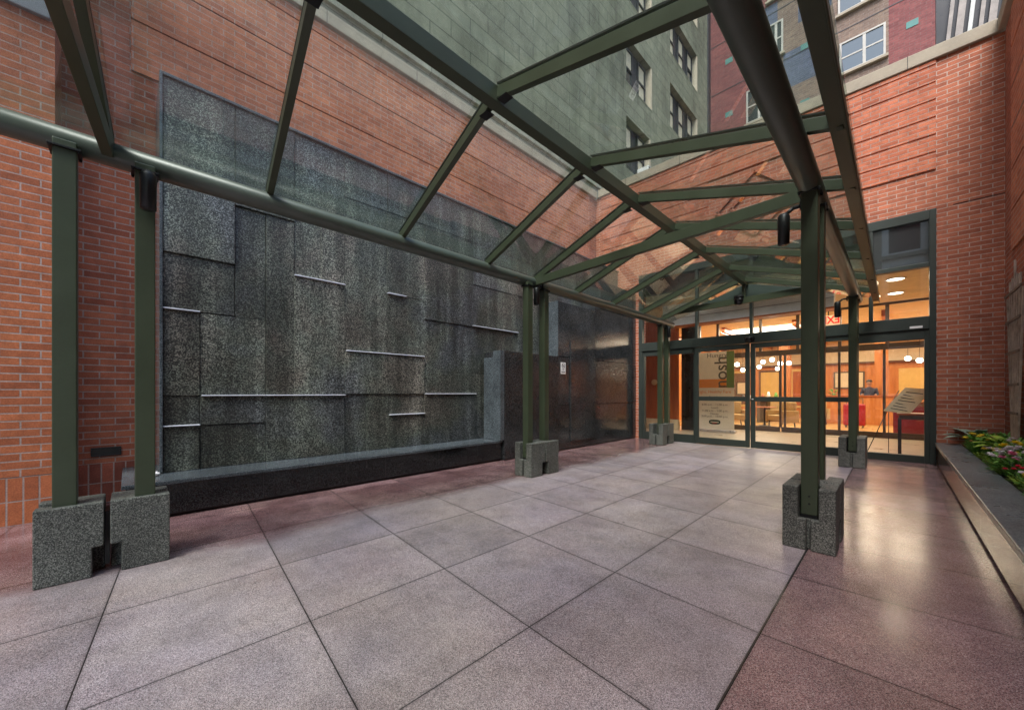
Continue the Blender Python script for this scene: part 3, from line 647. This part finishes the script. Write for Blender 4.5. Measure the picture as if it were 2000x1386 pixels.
for (a, b, c, d, n) in wins:
    wv = (b - a) / n
    W = MB().box(-7.34, -7.27, a + .002, b - .002, c + .002, d - .002).build('window', wf, t)
    MB().box(-7.26, -7.02, a - .04, b + .04, c - .05, c - .001).build('sill', M['conc'], W)
    MB().box(-7.3, -7.028, b - .11, b - .003, c + .002, d - .02).build('jamb', wl, W)  # pale jamb on the far side alone: light on the reveal put into colour
    for k in range(n):
        y0 = a + k * wv + wv * .18; y1 = a + (k + 1) * wv - wv * .22; zm_ = (c + d) / 2
        f = MB()
        for (p0, p1, q0, q1) in ((y0, y1, d - .16, d - .1), (y0, y1, zm_ - .03, zm_ + .03), (y0, y1, c + .05, c + .11), (y0, y0 + .06, c + .111, zm_ - .031), (y1 - .06, y1, c + .111, zm_ - .031), (y0, y0 + .06, zm_ + .031, d - .161), (y1 - .06, y1, zm_ + .031, d - .161)):
            f.box(-7.265, -7.20, p0, p1, q0, q1)
        f.build('sash', wf, W)
        MB().box(-7.262, -7.25, y0 + .06, y1 - .06, zm_ + .03, d - .16).build('blind', bl, W)
        MB().box(-7.262, -7.25, y0 + .06, y1 - .06, c + .11, zm_ - .03).build('pane', bl if (k + int(c)) % 3 else pane, W)
MB().box(-7.03, -6.96, -30, 21.9, 8.05, 8.15).box(-7.03, -6.99, -30, 21.9, 7.75, 7.8).build('moulding', M['conc'], t)
MB().box(-7.03, -6.97, 21.6, 21.94, 0, 34).build('corner_strip', wf, t)
a = empty('window_air_conditioner', (-7.05, 14.5, 9.6), 'small pale air conditioner in the low window of the stone building', 'air conditioner')
MB().box(-7.25, -6.75, 14.2, 14.85, 9.62, 10.05).build('case', wh, a, .01)
MB().box(-6.749, -6.742, 14.24, 14.81, 9.66, 10.01).build('grille', wf, a)
# patchwork brick building
t = empty('patchwork_brick_building', (0, 22, 0), 'tall building of plum, tan and blue brick patches behind the facade', 'building')
bp = brick('brick_plum', 'y', (.26, .085, .08), (.22, .07, .07), mortar=(.2, .14, .13), rh=.1, bw=.3, stain=.3)
bt = brick('brick_tan', 'y', (.25, .175, .13), (.21, .145, .115), mortar=(.3, .26, .22), rh=.1, bw=.3, stain=.3)
bb = brick('brick_blue', 'y', (.115, .13, .20), (.10, .12, .175), mortar=(.17, .2, .24), rh=.1, bw=.3, stain=.3)
bn = brick('brick_sand', 'y', (.42, .30, .17), (.36, .26, .15), mortar=(.3, .26, .22), rh=.1, bw=.3, stain=.3)
tl = paint('teal_tile', (.06, .20, .18), .6)
rects = [(-7, 8, 0, 40, 0)]
wn2 = [(-1.73, -.28, 15.1, 16.45), (-1.78, -.35, 17.72, 19.1), (-4.4, -3.77, 17.4, 19.0), (-5.3, -4.3, 14.7, 16.35), (-1.73, -.28, 20.3, 21.7), (-4.4, -3.77, 20.2, 21.6)]
def mt_at(x, z):
    if -4.0 < x < -.2 and not (-3.3 < x < -1.9 and 0 < z < 14.2):
        if -3.77 < x < -2.0 and 15.6 < z < 17.3: return 2
        if -3.2 < x < -2.0 and 18.4 < z < 20.0: return 2
        if -3.6 < x < -2.0 and 13.0 < z < 14.4: return 2
        if -4.0 < x < -2.0 and z < 13.0: return 3
        return 1
    if -4.9 < x < -4.0 and 17 < z < 20: return 2
    return 0
xg = [-7.0, -4.9, -4.0, -3.77, -3.6, -3.3, -3.2, -2.0, -1.9, -.2, 8]; zg = [4.6, 13.0, 14.2, 14.4, 15.6, 17, 17.3, 18.4, 20.0, 40]
b = MB()
for i in range(len(xg) - 1):
    for j in range(len(zg) - 1):
        x, z = (xg[i] + xg[i + 1]) / 2, (zg[j] + zg[j + 1]) / 2
        vs_ = [b.bm.verts.new(q) for q in ((xg[i], 22, zg[j]), (xg[i + 1], 22, zg[j]), (xg[i + 1], 22, zg[j + 1]), (xg[i], 22, zg[j + 1]))]
        b.bm.faces.new(vs_).material_index = mt_at(x, z)
b.box(-7, 8, 22.01, 24, 4.6, 40)
o = b.build('wall', [bp, bt, bb, bn], t)
alu = paint('pale_window_frame', (.42, .40, .36), .5); skyp = NT('bright_pane'); skyp.setp(base=(.10, .115, .12), rough=.04, spec=.8, metal=.6); skyp = skyp.m
for (a_, b_, c_, d_) in wn2:
    W = MB(); e = .07
    W.box(a_, b_, 21.93, 21.995, c_, c_ + e).box(a_, b_, 21.93, 21.995, d_ - e, d_).box(a_, a_ + e, 21.93, 21.995, c_ + e, d_ - e).box(b_ - e, b_, 21.93, 21.995, c_ + e, d_ - e)
    mx = a_ + (b_ - a_) * .55; zm_ = (c_ + d_) / 2
    W.box(mx - .05, mx + .05, 21.94, 21.995, c_ + e, d_ - e)
    W = W.build('window', alu, t)
    MB().box(a_ + e, mx - .05, 21.95, 21.985, zm_ - .03, zm_ + .03).box(mx + .05, b_ - e, 21.95, 21.985, zm_ - .03, zm_ + .03).build('sash', alu, W)
    MB().box(a_ + e, b_ - e, 21.97, 21.99, c_ + e, d_ - e).build('pane', skyp, W)
    MB().box(a_ - .08, b_ + .08, 21.86, 21.998, c_ - .1, c_ - .002).build('sill', M['coping'], W)
for (x, z) in ((.47, 15.9), (-2.93, 17.18), (-6.1, 18.44), (-6.1, 15.68), (-2.95, 14.6), (.47, 18.6)):
    MB().box(x - .17, x + .17, 21.985, 21.998, z - .13, z + .13).build('teal_tile', tl, t)
for z in (12.6, 14.45, 17.0, 19.55): MB().box(-7, 8, 21.985, 21.997, z, z + .03).build('shelf_line', wf, t)
# slatted screen on the roof at right
t = empty('rooftop_screen', (1.5, 14, 7.2), 'dark screen of leaning grey boards above the right coping', 'screen')
MB().box(.72, 6.0, 14.3, 14.6, 7.1, 16).build('backing', M['black'], t)
bd = paint('grey_board', (.30, .27, .25), .7, 0, .35, 5); bd2 = paint('pale_board', (.5, .52, .5), .5, 0, .2, 5)
for i in range(13):
    x = .80 + i * .17
    MB().bar((x, 14.2, 8.6), (x + .42, 14.2, 13.5), .05, .07 + .05 * (i % 3 == 1), up=(1, 0, 0)).build('board', bd2 if i % 3 == 2 else bd, t)
# building over the street, behind the camera (seen only in reflections)
t = empty('pale_office_building', (0, -24, 0), 'pale stone office building across the street, seen only as reflections', 'building')
wz = [(1.2 + 3.8 * k, 3.9 + 3.8 * k) for k in range(7)]
xs_ = [-26 + 3.2 * i for i in range(17)]
xg = sorted({-27, 28} | {x for x in xs_} | {x + 1.8 for x in xs_}); zg = sorted({-.15, 30} | {a for w_ in wz for a in w_})
MB().cells(xg, [-25, -24.5, -24], zg, lambda x, y, z: y < -24.5 or not (any(a < x < a + 1.8 for a in xs_) and any(c < z < d for c, d in wz))).build('wall', paint('pale_limestone', (.72, .7, .66), .8), t)
for x in xs_: MB().box(x - 1.0, x - .4, -24, -23.5, 0, 30).build('pilaster', M['coping'], t)
for c_, d_ in wz: MB().box(-27, 28, -24, -23.7, c_ - .5, c_ - .2).build('string_course', M['coping'], t)
wb = MB()
for x in xs_:
    for c_, d_ in wz: wb.box(x, x + 1.8, -24.49, -24.45, c_, d_)
wb.build('windows', pane, t)
# ---------------------------------------------------------------- interior
wood = NT('orange_wood_panel'); pz = wood.pos()
wn_ = wood.noise(pz, 3, 5, .6, (4, 4, .5)); wood.setp(base=wood.ramp(wn_, (.3, (.42, .13, .03)), (.7, (.60, .23, .06))), rough=.35); wood = wood.m
red_wood = NT('dark_red_wood'); red_wood.setp(base=red_wood.ramp(red_wood.noise(red_wood.pos(), 3, 5, .6, (4, 4, .5)), (.3, (.30, .075, .02)), (.7, (.45, .13, .035))), rough=.3); red_wood = red_wood.m
cream = paint('cream_wall', (.62, .5, .32), .7); ceilm = paint('warm_ceiling', (.80, .66, .42), .8)
stonef = paint('stone_floor_tan', (.55, .46, .33), .3, 0, .2, 2)
woodf = NT('wood_floor'); sp = woodf.n('SeparateXYZ'); woodf.l(woodf.pos(), sp.inputs[0])
woodf.setp(base=woodf.ramp(woodf.noise(woodf.pos(), 2, 5, .6, (6, 1, 1)), (.3, (.40, .22, .07)), (.7, (.58, .36, .14))), rough=.25); woodf = woodf.m
struct(MB().box(-6.95, 2.5, 9.995, 14.8, -.15, .003).build('vestibule_floor', stonef))
struct(MB().box(-6.95, 5, 14.801, 26, -.15, .003).build('lobby_floor', woodf))
t = empty('lobby_interior', (-2, 18, 0), 'warm lit hotel lobby with orange wood panelling behind the doors', 'interior')
MB().box(-6.95, 5, 10.36, 26, 3.74, 3.95).build('ceiling', ceilm, t)
MB().box(-6.95, 5, 10.352, 10.359, 4.0, 4.468).build('ceiling', M['black'], t)
MB().box(-6.95, 5, 10.2, 10.35, 3.95, 4.4).build('dark_void', M['black'], t)
MB().box(-7.0, -6.95, 10.36, 26, 0, 3.74).build('side_wall', wood, t)
MB().box(5, 5.2, 10.36, 26, 0, 3.74).build('side_wall', wood, t)
MB().box(-6.95, 5, 24.0, 24.2, 0, 2.6).build('back_wall', wood, t); MB().box(-6.95, 5, 24.0, 24.2, 2.6, 3.74).build('back_wall', cream, t)
MB().box(-6.95, -5.15, 13.0, 13.1, .36, 3.74).build('wood_wall', red_wood, t)
MB().box(-6.95, -5.13, 12.97, 13.1, .004, .355).build('skirting', cream, t)
MB().box(-5.9, -5.15, 10.36, 10.44, .0, 3.74).build('wood_wall', wood, t)
MB().box(-5.149, -4.55, 13.3, 13.4, .004, 3.74).build('alcove_shade', M['black'], t)  # black sheet standing for the shade inside the alcove
MB().box(.95, 1.05, 10.36, 14.7, 0, 3.74).build('wood_wall', wood, t)
MB().box(-4.75, -.95, 10.9, 11.2, 3.14, 3.739).build('bulkhead', paint('pale_bulkhead', (.80, .84, .82), .6), t, .005)
MB().box(-4.76, -.94, 10.88, 11.22, 3.10, 3.139).build('bulkhead_trim', red_wood, t)
MB().box(-4.75, -.95, 10.893, 10.899, 3.34, 3.348).build('bulkhead_seam', M['black'], t)
gold = paint('gold_panel', (.62, .40, .12), .45); dk = paint('walnut', (.12, .05, .025), .4)
for i_, (a, b) in enumerate(((-6.5, -5.6), (-5.2, -4.2), (-3.8, -2.7), (.0, 1.1), (1.6, 2.7), (3.2, 4.4))):
    pf = MB().box(a, b, 23.96, 23.995, .5, 2.45).build('wall_panel', [gold, dk, gold, wood, gold, dk][i_], t)
    MB().box(a + .1, b - .1, 23.94, 23.959, .62, 2.33).build('panel_inset', [dk, gold, red_wood, gold, wood, gold][i_], pf)
for x in (-6.9, -4.7, -2.5, -.3, 1.9, 4.1): MB().box(x, x + .12, 16.0, 23.99, 3.55, 3.739).build('ceiling_beam', red_wood, t)
MB().box(-6.94, 4.99, 23.85, 23.999, 2.6, 2.68).build('picture_rail', dk, t)
MB().box(.94, .949, 10.4, 14.6, 2.5, 3.7).build('wall_panel', gold, t)
# inner partition
bf = paint('bronze_frame', (.10, .075, .055), .4, .3)
pt = empty('inner_glass_partition', (-2, 14.8, 0), 'bronze framed inner glass doors between vestibule and lobby', 'partition')
f = MB(); f.box(-4.5, .95, 14.76, 14.84, 2.45, 2.62).box(-4.5, .95, 14.76, 14.84, 3.68, 3.738)
f.box(-4.5, -2.62, 14.76, 14.84, .004, .16).box(-2.58, .95, 14.76, 14.84, .004, .16)
for x in (-4.5, -3.55, -2.64, -2.52, -1.2, -.25, .9): f.box(x, x + .06, 14.765, 14.835, .161, 2.449)
for x in (-4.5, -3.2, -2.2, -1.2, -.2, .8): f.box(x, x + .08, 14.765, 14.835, 2.621, 3.679)
f.build('frame', bf, pt)
MB().box(-4.44, .9, 14.795, 14.805, .16, 2.45).build('glass_pane', M['door_glass'], pt)
# lights: recessed fixtures with a lamp each, glowing pendants, added lobby area lamps
def area(name, loc, size, e, col, rot=(0, 0, 0)):
    l = bpy.data.lights.new(name, 'AREA'); l.size = size; l.energy = e; l.color = col; o = bpy.data.objects.new(name, l); S.collection.objects.link(o); o.location = loc; o.rotation_euler = rot; return o
warm = (1, .80, .55)
lampm = emis('lamp_glow', (1, .9, .75), 2.6)
dl = [(-.0, 11.85, 'recessed ceiling light in the vestibule, nearer the right pane'), (0, 13.5, 'recessed ceiling light in the vestibule, behind the nearer one'),
      (-3.9, 12.2, 'added recessed ceiling light in the vestibule above the wood wall'), (-2.2, 13.3, 'added recessed ceiling light in the middle of the vestibule'), (-1.6, 11.6, 'added recessed ceiling light in the vestibule right behind the sliding doors'), (-3.2, 14.2, 'added recessed ceiling light in the vestibule beside the inner glass doors')]  # the four downlights on this line are added to spread the vestibule light
for i, (x, y, lb) in enumerate(dl):
    r = empty('downlight', (x, y, 3.73), lb, 'ceiling light', 'recessed vestibule lights')
    MB().lathe([(.14, 3.722), (.17, 3.722), (.17, 3.739), (.14, 3.739), (.14, 3.722)], (x, y, 0), cap=False).build('trim_ring', wh, r)
    MB().lathe([(.01, 3.728), (.135, 3.728), (.135, 3.738), (.01, 3.738)], (x, y, 0)).build('diffuser', lampm, r)
    area('lamp', (x, y, 3.70), .34, 2.5, warm)
for (x, y) in ((-7, 17), (-3.5, 17), (-.5, 17.2), (-5, 21), (-1.2, 21.5), (2, 18.5), (2.5, 22)):
    area('lamp', (x, y, 3.66), 2.4, 64, (1, .84, .62))  # added area lamps to light the lobby; no fixtures are built for them
pnl = empty('ceiling_light_panel', (-3, 18, 3.7), 'bright white ceiling light panel deep in the lobby', 'ceiling light')
MB().box(-5.0, -2.6, 17.0, 19.5, 3.68, 3.735).build('diffuser', emis('panel_glow', (1, .97, .85), 2.2), pnl)
pend = [(-4.9, 17.6), (-4.4, 16.9), (-3.3, 17.2), (-2.9, 16.4), (-1.9, 17.0), (-4.6, 18.5), (-4.15, 19.2), (-3.8, 18.2), (-3.6, 19.8), (-3.0, 18.6), (-2.6, 19.4), (-2.3, 18.1), (.95, 18.4), (.55, 18.0), (.3, 19.0), (.8, 19.5)]
p0 = empty('pendant_lamp', (0, 0, 0), 'glowing white pendant lamp hanging in the lobby', 'pendant lamp', 'white pendant lamps in the lobby')
MB().lathe([(.03, 0), (.07, .02), (.085, .08), (.065, .13), (.03, .15)]).build('shade', emis('pendant_glow', (1, .9, .72), 4), p0, local=True)
MB().cyl((0, 0, .151), (0, 0, 1.35), .006, n=6).build('rod', M['dark_metal'], p0, local=True)
for i, (x, y) in enumerate(pend):
    o = p0 if i == 0 else copy_tree(p0); o.location = (x, y, 2.15 + .28 * ((i * 7) % 5) / 4)
# exit sign (seen from behind)
e = empty('exit_sign', (-1.15, 12, 2.9), 'red lettered exit sign read from behind through the glass', 'sign')
MB().box(-1.36, -.93, 11.99, 12.01, 2.88, 3.12).build('plate', emis('exit_plate', (.8, .55, .3), .35), e)
text('EXIT', .25, (-1.14, 11.98, 3.0), emis('exit_red', (.6, .01, .01), .5), e, rot=(90, 0, 0), sx=-.8, bold=.006)
MB().cyl((-1.15, 12, 3.121), (-1.15, 12, 3.739), .01, n=8).build('rod', M['dark_metal'], e)
# banner
t = empty('advertising_banner', (-4.2, 13.6, 0), 'tall roll up cafe banner reading nosh behind the left sliding door', 'banner')
bc = paint('banner_cream', (.80, .74, .60), .7, 0, .05); og = paint('banner_orange', (.75, .26, .03), .7, 0, .05); gn = paint('banner_green', (.10, .20, .03), .7, 0, .05); ink = paint('banner_ink', (.10, .09, .06), .7)
BY = 13.2
def bx(px): r = (px - 1000) / 749; return -BY * (1 - r) / (1 + r)
def bz(py, px=1400): r = (px - 1000) / 749; return 1.25 + (767 - py) / 749 * BY / (.70711 * (1 + r))
x0, x1, xm = bx(1360), bx(1434), bx(1419)
MB().box(x0, x1, BY, BY + .012, .09, bz(687)).build('sheet', bc, t)
MB().box(x0 - .03, x1 + .03, BY - .06, BY + .12, .004, .085).build('stand', paint('banner_aluminium', (.6, .6, .6), .3, .6), t, .01)
MB().box(xm, x1, BY - .004, BY - .001, bz(757), bz(687)).build('green_stripe', gn, t)
MB().box(x0, xm - .002, BY - .004, BY - .001, bz(757), bz(740)).build('orange_block', og, t)
text('Hungry?', .20, ((bx(1387) + bx(1418)) / 2, BY - .003, bz(694)), ink, t)
text('nosh', .52, (bx(1409), BY - .006, bz(727)), ink, t, rot=(90, -90, 0), bold=.004)
MB().box(bx(1411), bx(1416), BY - .005, BY - .002, bz(702), bz(698)).build('orange_mark', og, t)
text('Light, Healthy Fare', .13, ((x0 + x1) / 2 - .02, BY - .003, bz(765)), og, t)
for py, s_ in ((775, 'Breakfast'), (790, '6:00 a.m. - 11:00 a.m.'), (796, 'Lunch'), (802, '11:00 a.m. - 2:00 p.m.'), (808, 'Dinner'), (813, '5:00 p.m. - 10:00 p.m.')):
    text(s_, .09, ((x0 + x1) / 2, BY - .003, bz(py)), ink, t)
lg = MB(); cx, cz = (x0 + x1) / 2, bz(824)
lg.prism([(cx + .17 * math.copysign(abs(math.cos(a)) ** .6, math.cos(a)), BY - .006, cz + .075 * math.copysign(abs(math.sin(a)) ** .7, math.sin(a))) for a in [i * 2 * math.pi / 32 for i in range(32)]], (0, .004, 0))
lg.build('oval_logo', paint('logo_dark_green', (.03, .06, .035), .6), t)
MB().box(cx - .12, cx + .12, BY - .009, BY - .0065, cz - .012, cz + .012).build('logo_band', bc, t)
MB().box(cx - .07, cx + .07, BY - .009, BY - .0065, cz - .045, cz - .03).build('logo_stripe', red, t)
# thermostat / round plate on wood wall, wall things
MB0 = MB(); MB0.cyl((-5.95, 12.99, 1.62), (-5.95, 12.96, 1.62), .1)
tag(MB0.build('round_plaque', cream), 'small pale round plaque on the dark red wood wall', 'plaque')
# menu board with table
t = empty('side_table', (.3, 11.3, 0), 'dark table with wood top standing behind the right glass pane', 'table')
MB().box(.02, .75, 10.95, 11.65, .80, .84).build('tabletop', red_wood, t, .005); MB().box(.05, .72, 10.98, 11.62, .72, .799).build('apron', bf, t)
for (x, y) in ((.06, 11.0), (.70, 11.0), (.06, 11.6), (.70, 11.6)): MB().bar((x, y, .004), (x, y, .72), .05, .05, up=(1, 0, 0)).build('leg', M['black'], t)
t = empty('easel_board', (.1, 11.1, 0), 'cream notice board leaning on a thin tripod easel beside the table', 'sign')
brd = MB(); brd.prism([(-.18, 10.98, .88), (.20, 10.98, .83), (.52, 11.25, 1.32), (.14, 11.25, 1.36)], (0, .02, .0)); brd.build('board', paint('notice_cream', (.72, .62, .38), .6), t)
for k in range(7):
    f_ = .12 + k * .115; ax = -.18 + .32 * f_; bxx = .20 + .32 * f_
    MB().bar((ax + .07, 10.975 + .27 * f_, .88 + .48 * f_), (bxx - .07 - .05 * (k % 3), 10.975 + .27 * f_, .83 + .49 * f_), .006, .014, up=(0, 0, 1)).build('text_line', blk, t)
MB().tube([(.05, 11.2, 1.3), (-.15, 11.05, .8), (-.42, 10.9, .02)], .008, 6).tube([(-.1, 11.1, .9), (-.1, 11.0, .02)], .006, 6).tube([(.1, 11.25, 1.2), (.05, 11.7, .02)], .008, 6).build('tripod', M['black'], t)
# reception
redm = paint('red_lacquer', (.38, .015, .02), .25)
t = empty('red_counter', (.5, 15.8, 0), 'deep red counter front beyond the table', 'counter')
MB().box(-.05, 1.7, 15.6, 16.2, .004, .95).build('body', redm, t, .01); MB().box(-.1, 1.75, 15.55, 16.25, .951, 1.0).build('top', red_wood, t, .005)
t = empty('red_suitcase', (-.9, 18.6, 0), 'red wheeled case on the lobby floor behind the far right post', 'suitcase')
MB().box(-1.35, -.75, 18.4, 18.7, .07, .85).build('shell', redm, t, .05, 4)
for x in (-1.28, -.82):
    for y in (18.44, 18.66): MB().cyl((x - .02, y, .045), (x + .02, y, .045), .04, n=12).build('wheel', M['black'], t)
MB().tube([(-.83, 18.7, .8), (-.83, 18.74, 1.05), (-1.27, 18.74, 1.05), (-1.27, 18.7, .8)], .012, 8).build('handle', M['black'], t)
t = empty('reception_desk', (-.8, 20.5, 0), 'orange wood reception desk in front of the receptionist', 'desk')
MB().box(-2.2, 1.2, 20.4, 20.9, .004, 1.10).build('body', wood, t); MB().box(-2.25, 1.25, 20.35, 20.95, 1.101, 1.15).build('top', red_wood, t, .005)
t = empty('wall_picture', (-1.3, 23.95, 1.3), 'pale framed picture on the wood wall behind reception', 'picture')
MB().box(-2.1, -1.0, 23.93, 23.99, 1.45, 2.25).build('frame', bf, t); MB().box(-2.04, -1.06, 23.92, 23.929, 1.51, 2.19).build('picture', cream, t)
t = empty('serving_island', (-4.6, 19, 0), 'dark serving island with cluttered counter in the middle of the lobby', 'counter')
MB().box(-6.3, -3.3, 18.9, 19.6, .9, .98).build('top', M['dark_metal'], t)
MB().box(-5.9, -5.5, 19.0, 19.5, .004, .899).build('pedestal', bf, t); MB().box(-4.2, -3.8, 19.0, 19.5, .004, .899).build('pedestal', bf, t)
for i in range(12):
    x = -6.2 + i * .24; hgt = random.uniform(.12, .4)
    o = MB().lathe([(.05, .98), (.07, .98 + hgt * .5), (.03, .98 + hgt)], (x, 19.1 + random.random() * .3, 0), 12).build('jar', random.choice([cream, LM['green'], red_wood, wh, M['black']]))
    tag(o, 'small jar or bottle on the serving island', 'jar', 'jars on the serving island')
for i, x in enumerate((-6.6, -3.6, -.4)):
    c = empty('wood_column', (x, 21.5, 0), ['wood panelled column at the left of the lobby', 'wood panelled column in the middle of the lobby', 'wood panelled column near the reception desk'][i], 'column')
    MB().box(x - .2, x + .2, 21.3, 21.7, .004, 3.739).build('shaft', wood, c); MB().box(x - .23, x + .23, 21.27, 21.73, .004, .3).build('plinth', red_wood, c)
fab = paint('chair_fabric', (.45, .30, .12), .8)
c0 = empty('lounge_chair', (0, 0, 0), 'x', 'chair', 'lounge chairs in the lobby')
MB().box(-.3, .3, -.3, .3, .25, .45).build('seat', fab, c0, .03, 3, local=True)
MB().box(-.3, .3, .22, .34, .451, .92).build('backrest', fab, c0, .03, 3, local=True)
for sx_ in (-1, 1):
    MB().box(sx_ * .36 - .05, sx_ * .36 + .05, -.3, .33, .2, .62).build('armrest', fab, c0, .02, 3, local=True)
    for sy_ in (-.24, .26): MB().cyl((sx_ * .3, sy_, .004), (sx_ * .27, sy_, .249), .018, .025, n=8).build('leg', M['black'], c0, local=True)
for i, (x, y, rz, lb) in enumerate(((-4.3, 16.2, 30, 'tan lounge chair in the lobby just inside the inner doors, at the left'), (-2.9, 16.6, -40, 'tan lounge chair in the lobby behind the closing edge of the sliding doors'),
                                    (-3.6, 20.6, 160, 'tan lounge chair deep in the lobby behind the serving island'), (-2.3, 19.6, 200, 'tan lounge chair in the lobby left of the red case'))):
    o = c0 if i == 0 else copy_tree(c0); o.location = (x, y, 0); o.rotation_euler = (0, 0, R(rz)); o['label'] = lb
t = empty('round_table', (-3.5, 17.0, 0), 'small round pedestal table between the lounge chairs', 'table')
MB().cyl((-3.5, 17.0, .70), (-3.5, 17.0, .73), .38, n=28).build('tabletop', red_wood, t); MB().cyl((-3.5, 17.0, .03), (-3.5, 17.0, .699), .035, n=10).build('column', M['black'], t); MB().cyl((-3.5, 17.0, .004), (-3.5, 17.0, .029), .2, n=20).build('base', M['black'], t)
for i, (x, y) in enumerate(((.75, 14.2), (-1.9, 21.6))):
    pt_ = empty('potted_plant', (x, y, 0), ['tall green potted plant in the vestibule corner behind the table', 'green potted plant beside the column deep in the lobby'][i], 'plant')
    MB().lathe([(.12, .004), (.17, .35), (.15, .36)], (0, 0, 0)).build('pot', red_wood, pt_, local=True)
    lf = MB(); st_ = MB()
    for k in range(40):
        d = Vector(rdir(1.6)).normalized(); h0 = random.uniform(.5, 1.3); st_.cyl((0, 0, .3), (d[0] * .12, d[1] * .12, h0), .005, n=5); leaf(lf, (d[0] * .12, d[1] * .12, h0), d, .35, .07, .5)
    st_.build('stem', LM['dark'], pt_, local=True); lf.build('foliage', LM['green'], pt_, local=True)
for i, (x, y, z, a_, b_) in enumerate(((-6.0, 23.93, 1.5, .5, .7), (2.1, 23.93, 1.4, .5, .6))):
    pp = empty('framed_print', (x, y, z), ['framed print on the back wall at the left of the lobby', 'framed print on the back wall right of reception'][i], 'picture')
    MB().box(x - a_ / 2, x + a_ / 2, 23.90, 23.935, z - b_ / 2, z + b_ / 2).build('frame', M['black'], pp); MB().box(x - a_ / 2 + .05, x + a_ / 2 - .05, 23.893, 23.899, z - b_ / 2 + .05, z + b_ / 2 - .05).build('print', cream, pp)
# person behind desk
sk = paint('skin', (.42, .22, .14), .5); cloth = paint('dark_jacket', (.03, .035, .06), .8); hair = paint('dark_hair', (.02, .012, .01), .6)
t = empty('person', (-.75, 21.2, 0), 'person in dark jacket standing behind the reception desk', 'person')
me = bpy.data.meshes.new('body')
px, py_ = -.75, 21.2
J = [((0, 0, .95), .15), ((0, 0, 1.15), .14), ((0, 0, 1.36), .16), ((0, 0, 1.46), .07), ((0, 0, 1.52), .055), ((0, 0, 1.60), .085), ((0, -.01, 1.68), .09), ((0, 0, 1.75), .06),
     ((-.19, 0, 1.40), .07), ((-.25, -.02, 1.18), .05), ((-.18, -.24, 1.17), .035), ((.19, 0, 1.40), .07), ((.25, -.02, 1.18), .05), ((.18, -.24, 1.17), .035),
     ((-.1, 0, .85), .1), ((-.11, 0, .48), .07), ((-.11, 0, .05), .045), ((.1, 0, .85), .1), ((.11, 0, .48), .07), ((.11, 0, .05), .045), ((-.11, -.14, .04), .035), ((.11, -.14, .04), .035)]
E_ = [(0, 1), (1, 2), (2, 3), (3, 4), (4, 5), (5, 6), (6, 7), (2, 8), (8, 9), (9, 10), (2, 11), (11, 12), (12, 13), (0, 14), (14, 15), (15, 16), (0, 17), (17, 18), (18, 19), (16, 20), (19, 21)]
me.from_pydata([j[0] for j in J], E_, [])
me.materials.append(cloth); me.materials.append(sk)
bo = bpy.data.objects.new('body', me); S.collection.objects.link(bo); bo.parent = t
sm = bo.modifiers.new('skin', 'SKIN'); sb = bo.modifiers.new('sub', 'SUBSURF'); sb.levels = sb.render_levels = 2
for i, j in enumerate(J): me.skin_vertices[0].data[i].radius = (j[1], j[1])
me.skin_vertices[0].data[0].use_root = True
bpy.context.view_layer.update()
m2 = bpy.data.meshes.new_from_object(bo.evaluated_get(bpy.context.evaluated_depsgraph_get()))
bo.modifiers.clear(); bo.data = m2; m2.materials.clear(); m2.materials.append(cloth); m2.materials.append(sk)
for f in m2.polygons: f.use_smooth = True; f.material_index = 1 if (f.center.z > 1.49 or f.center.y < -.2 and f.center.z > 1) else 0
h = MB(); bmesh.ops.create_uvsphere(h.bm, u_segments=16, v_segments=10, radius=.1)
for vv in list(h.bm.verts):
    if vv.co.z < 0 and vv.co.y < .02: h.bm.verts.remove(vv)
bmesh.ops.translate(h.bm, vec=(0, .015, 1.695), verts=h.bm.verts); h.build('hair', hair, t, local=True)
fc = MB()
for sx_ in (-.032, .032): fc.box(sx_ - .012, sx_ + .012, -.1, -.088, 1.665, 1.675)
fc.box(-.025, .025, -.098, -.085, 1.60, 1.61); fc.build('face_features', hair, t, local=True)
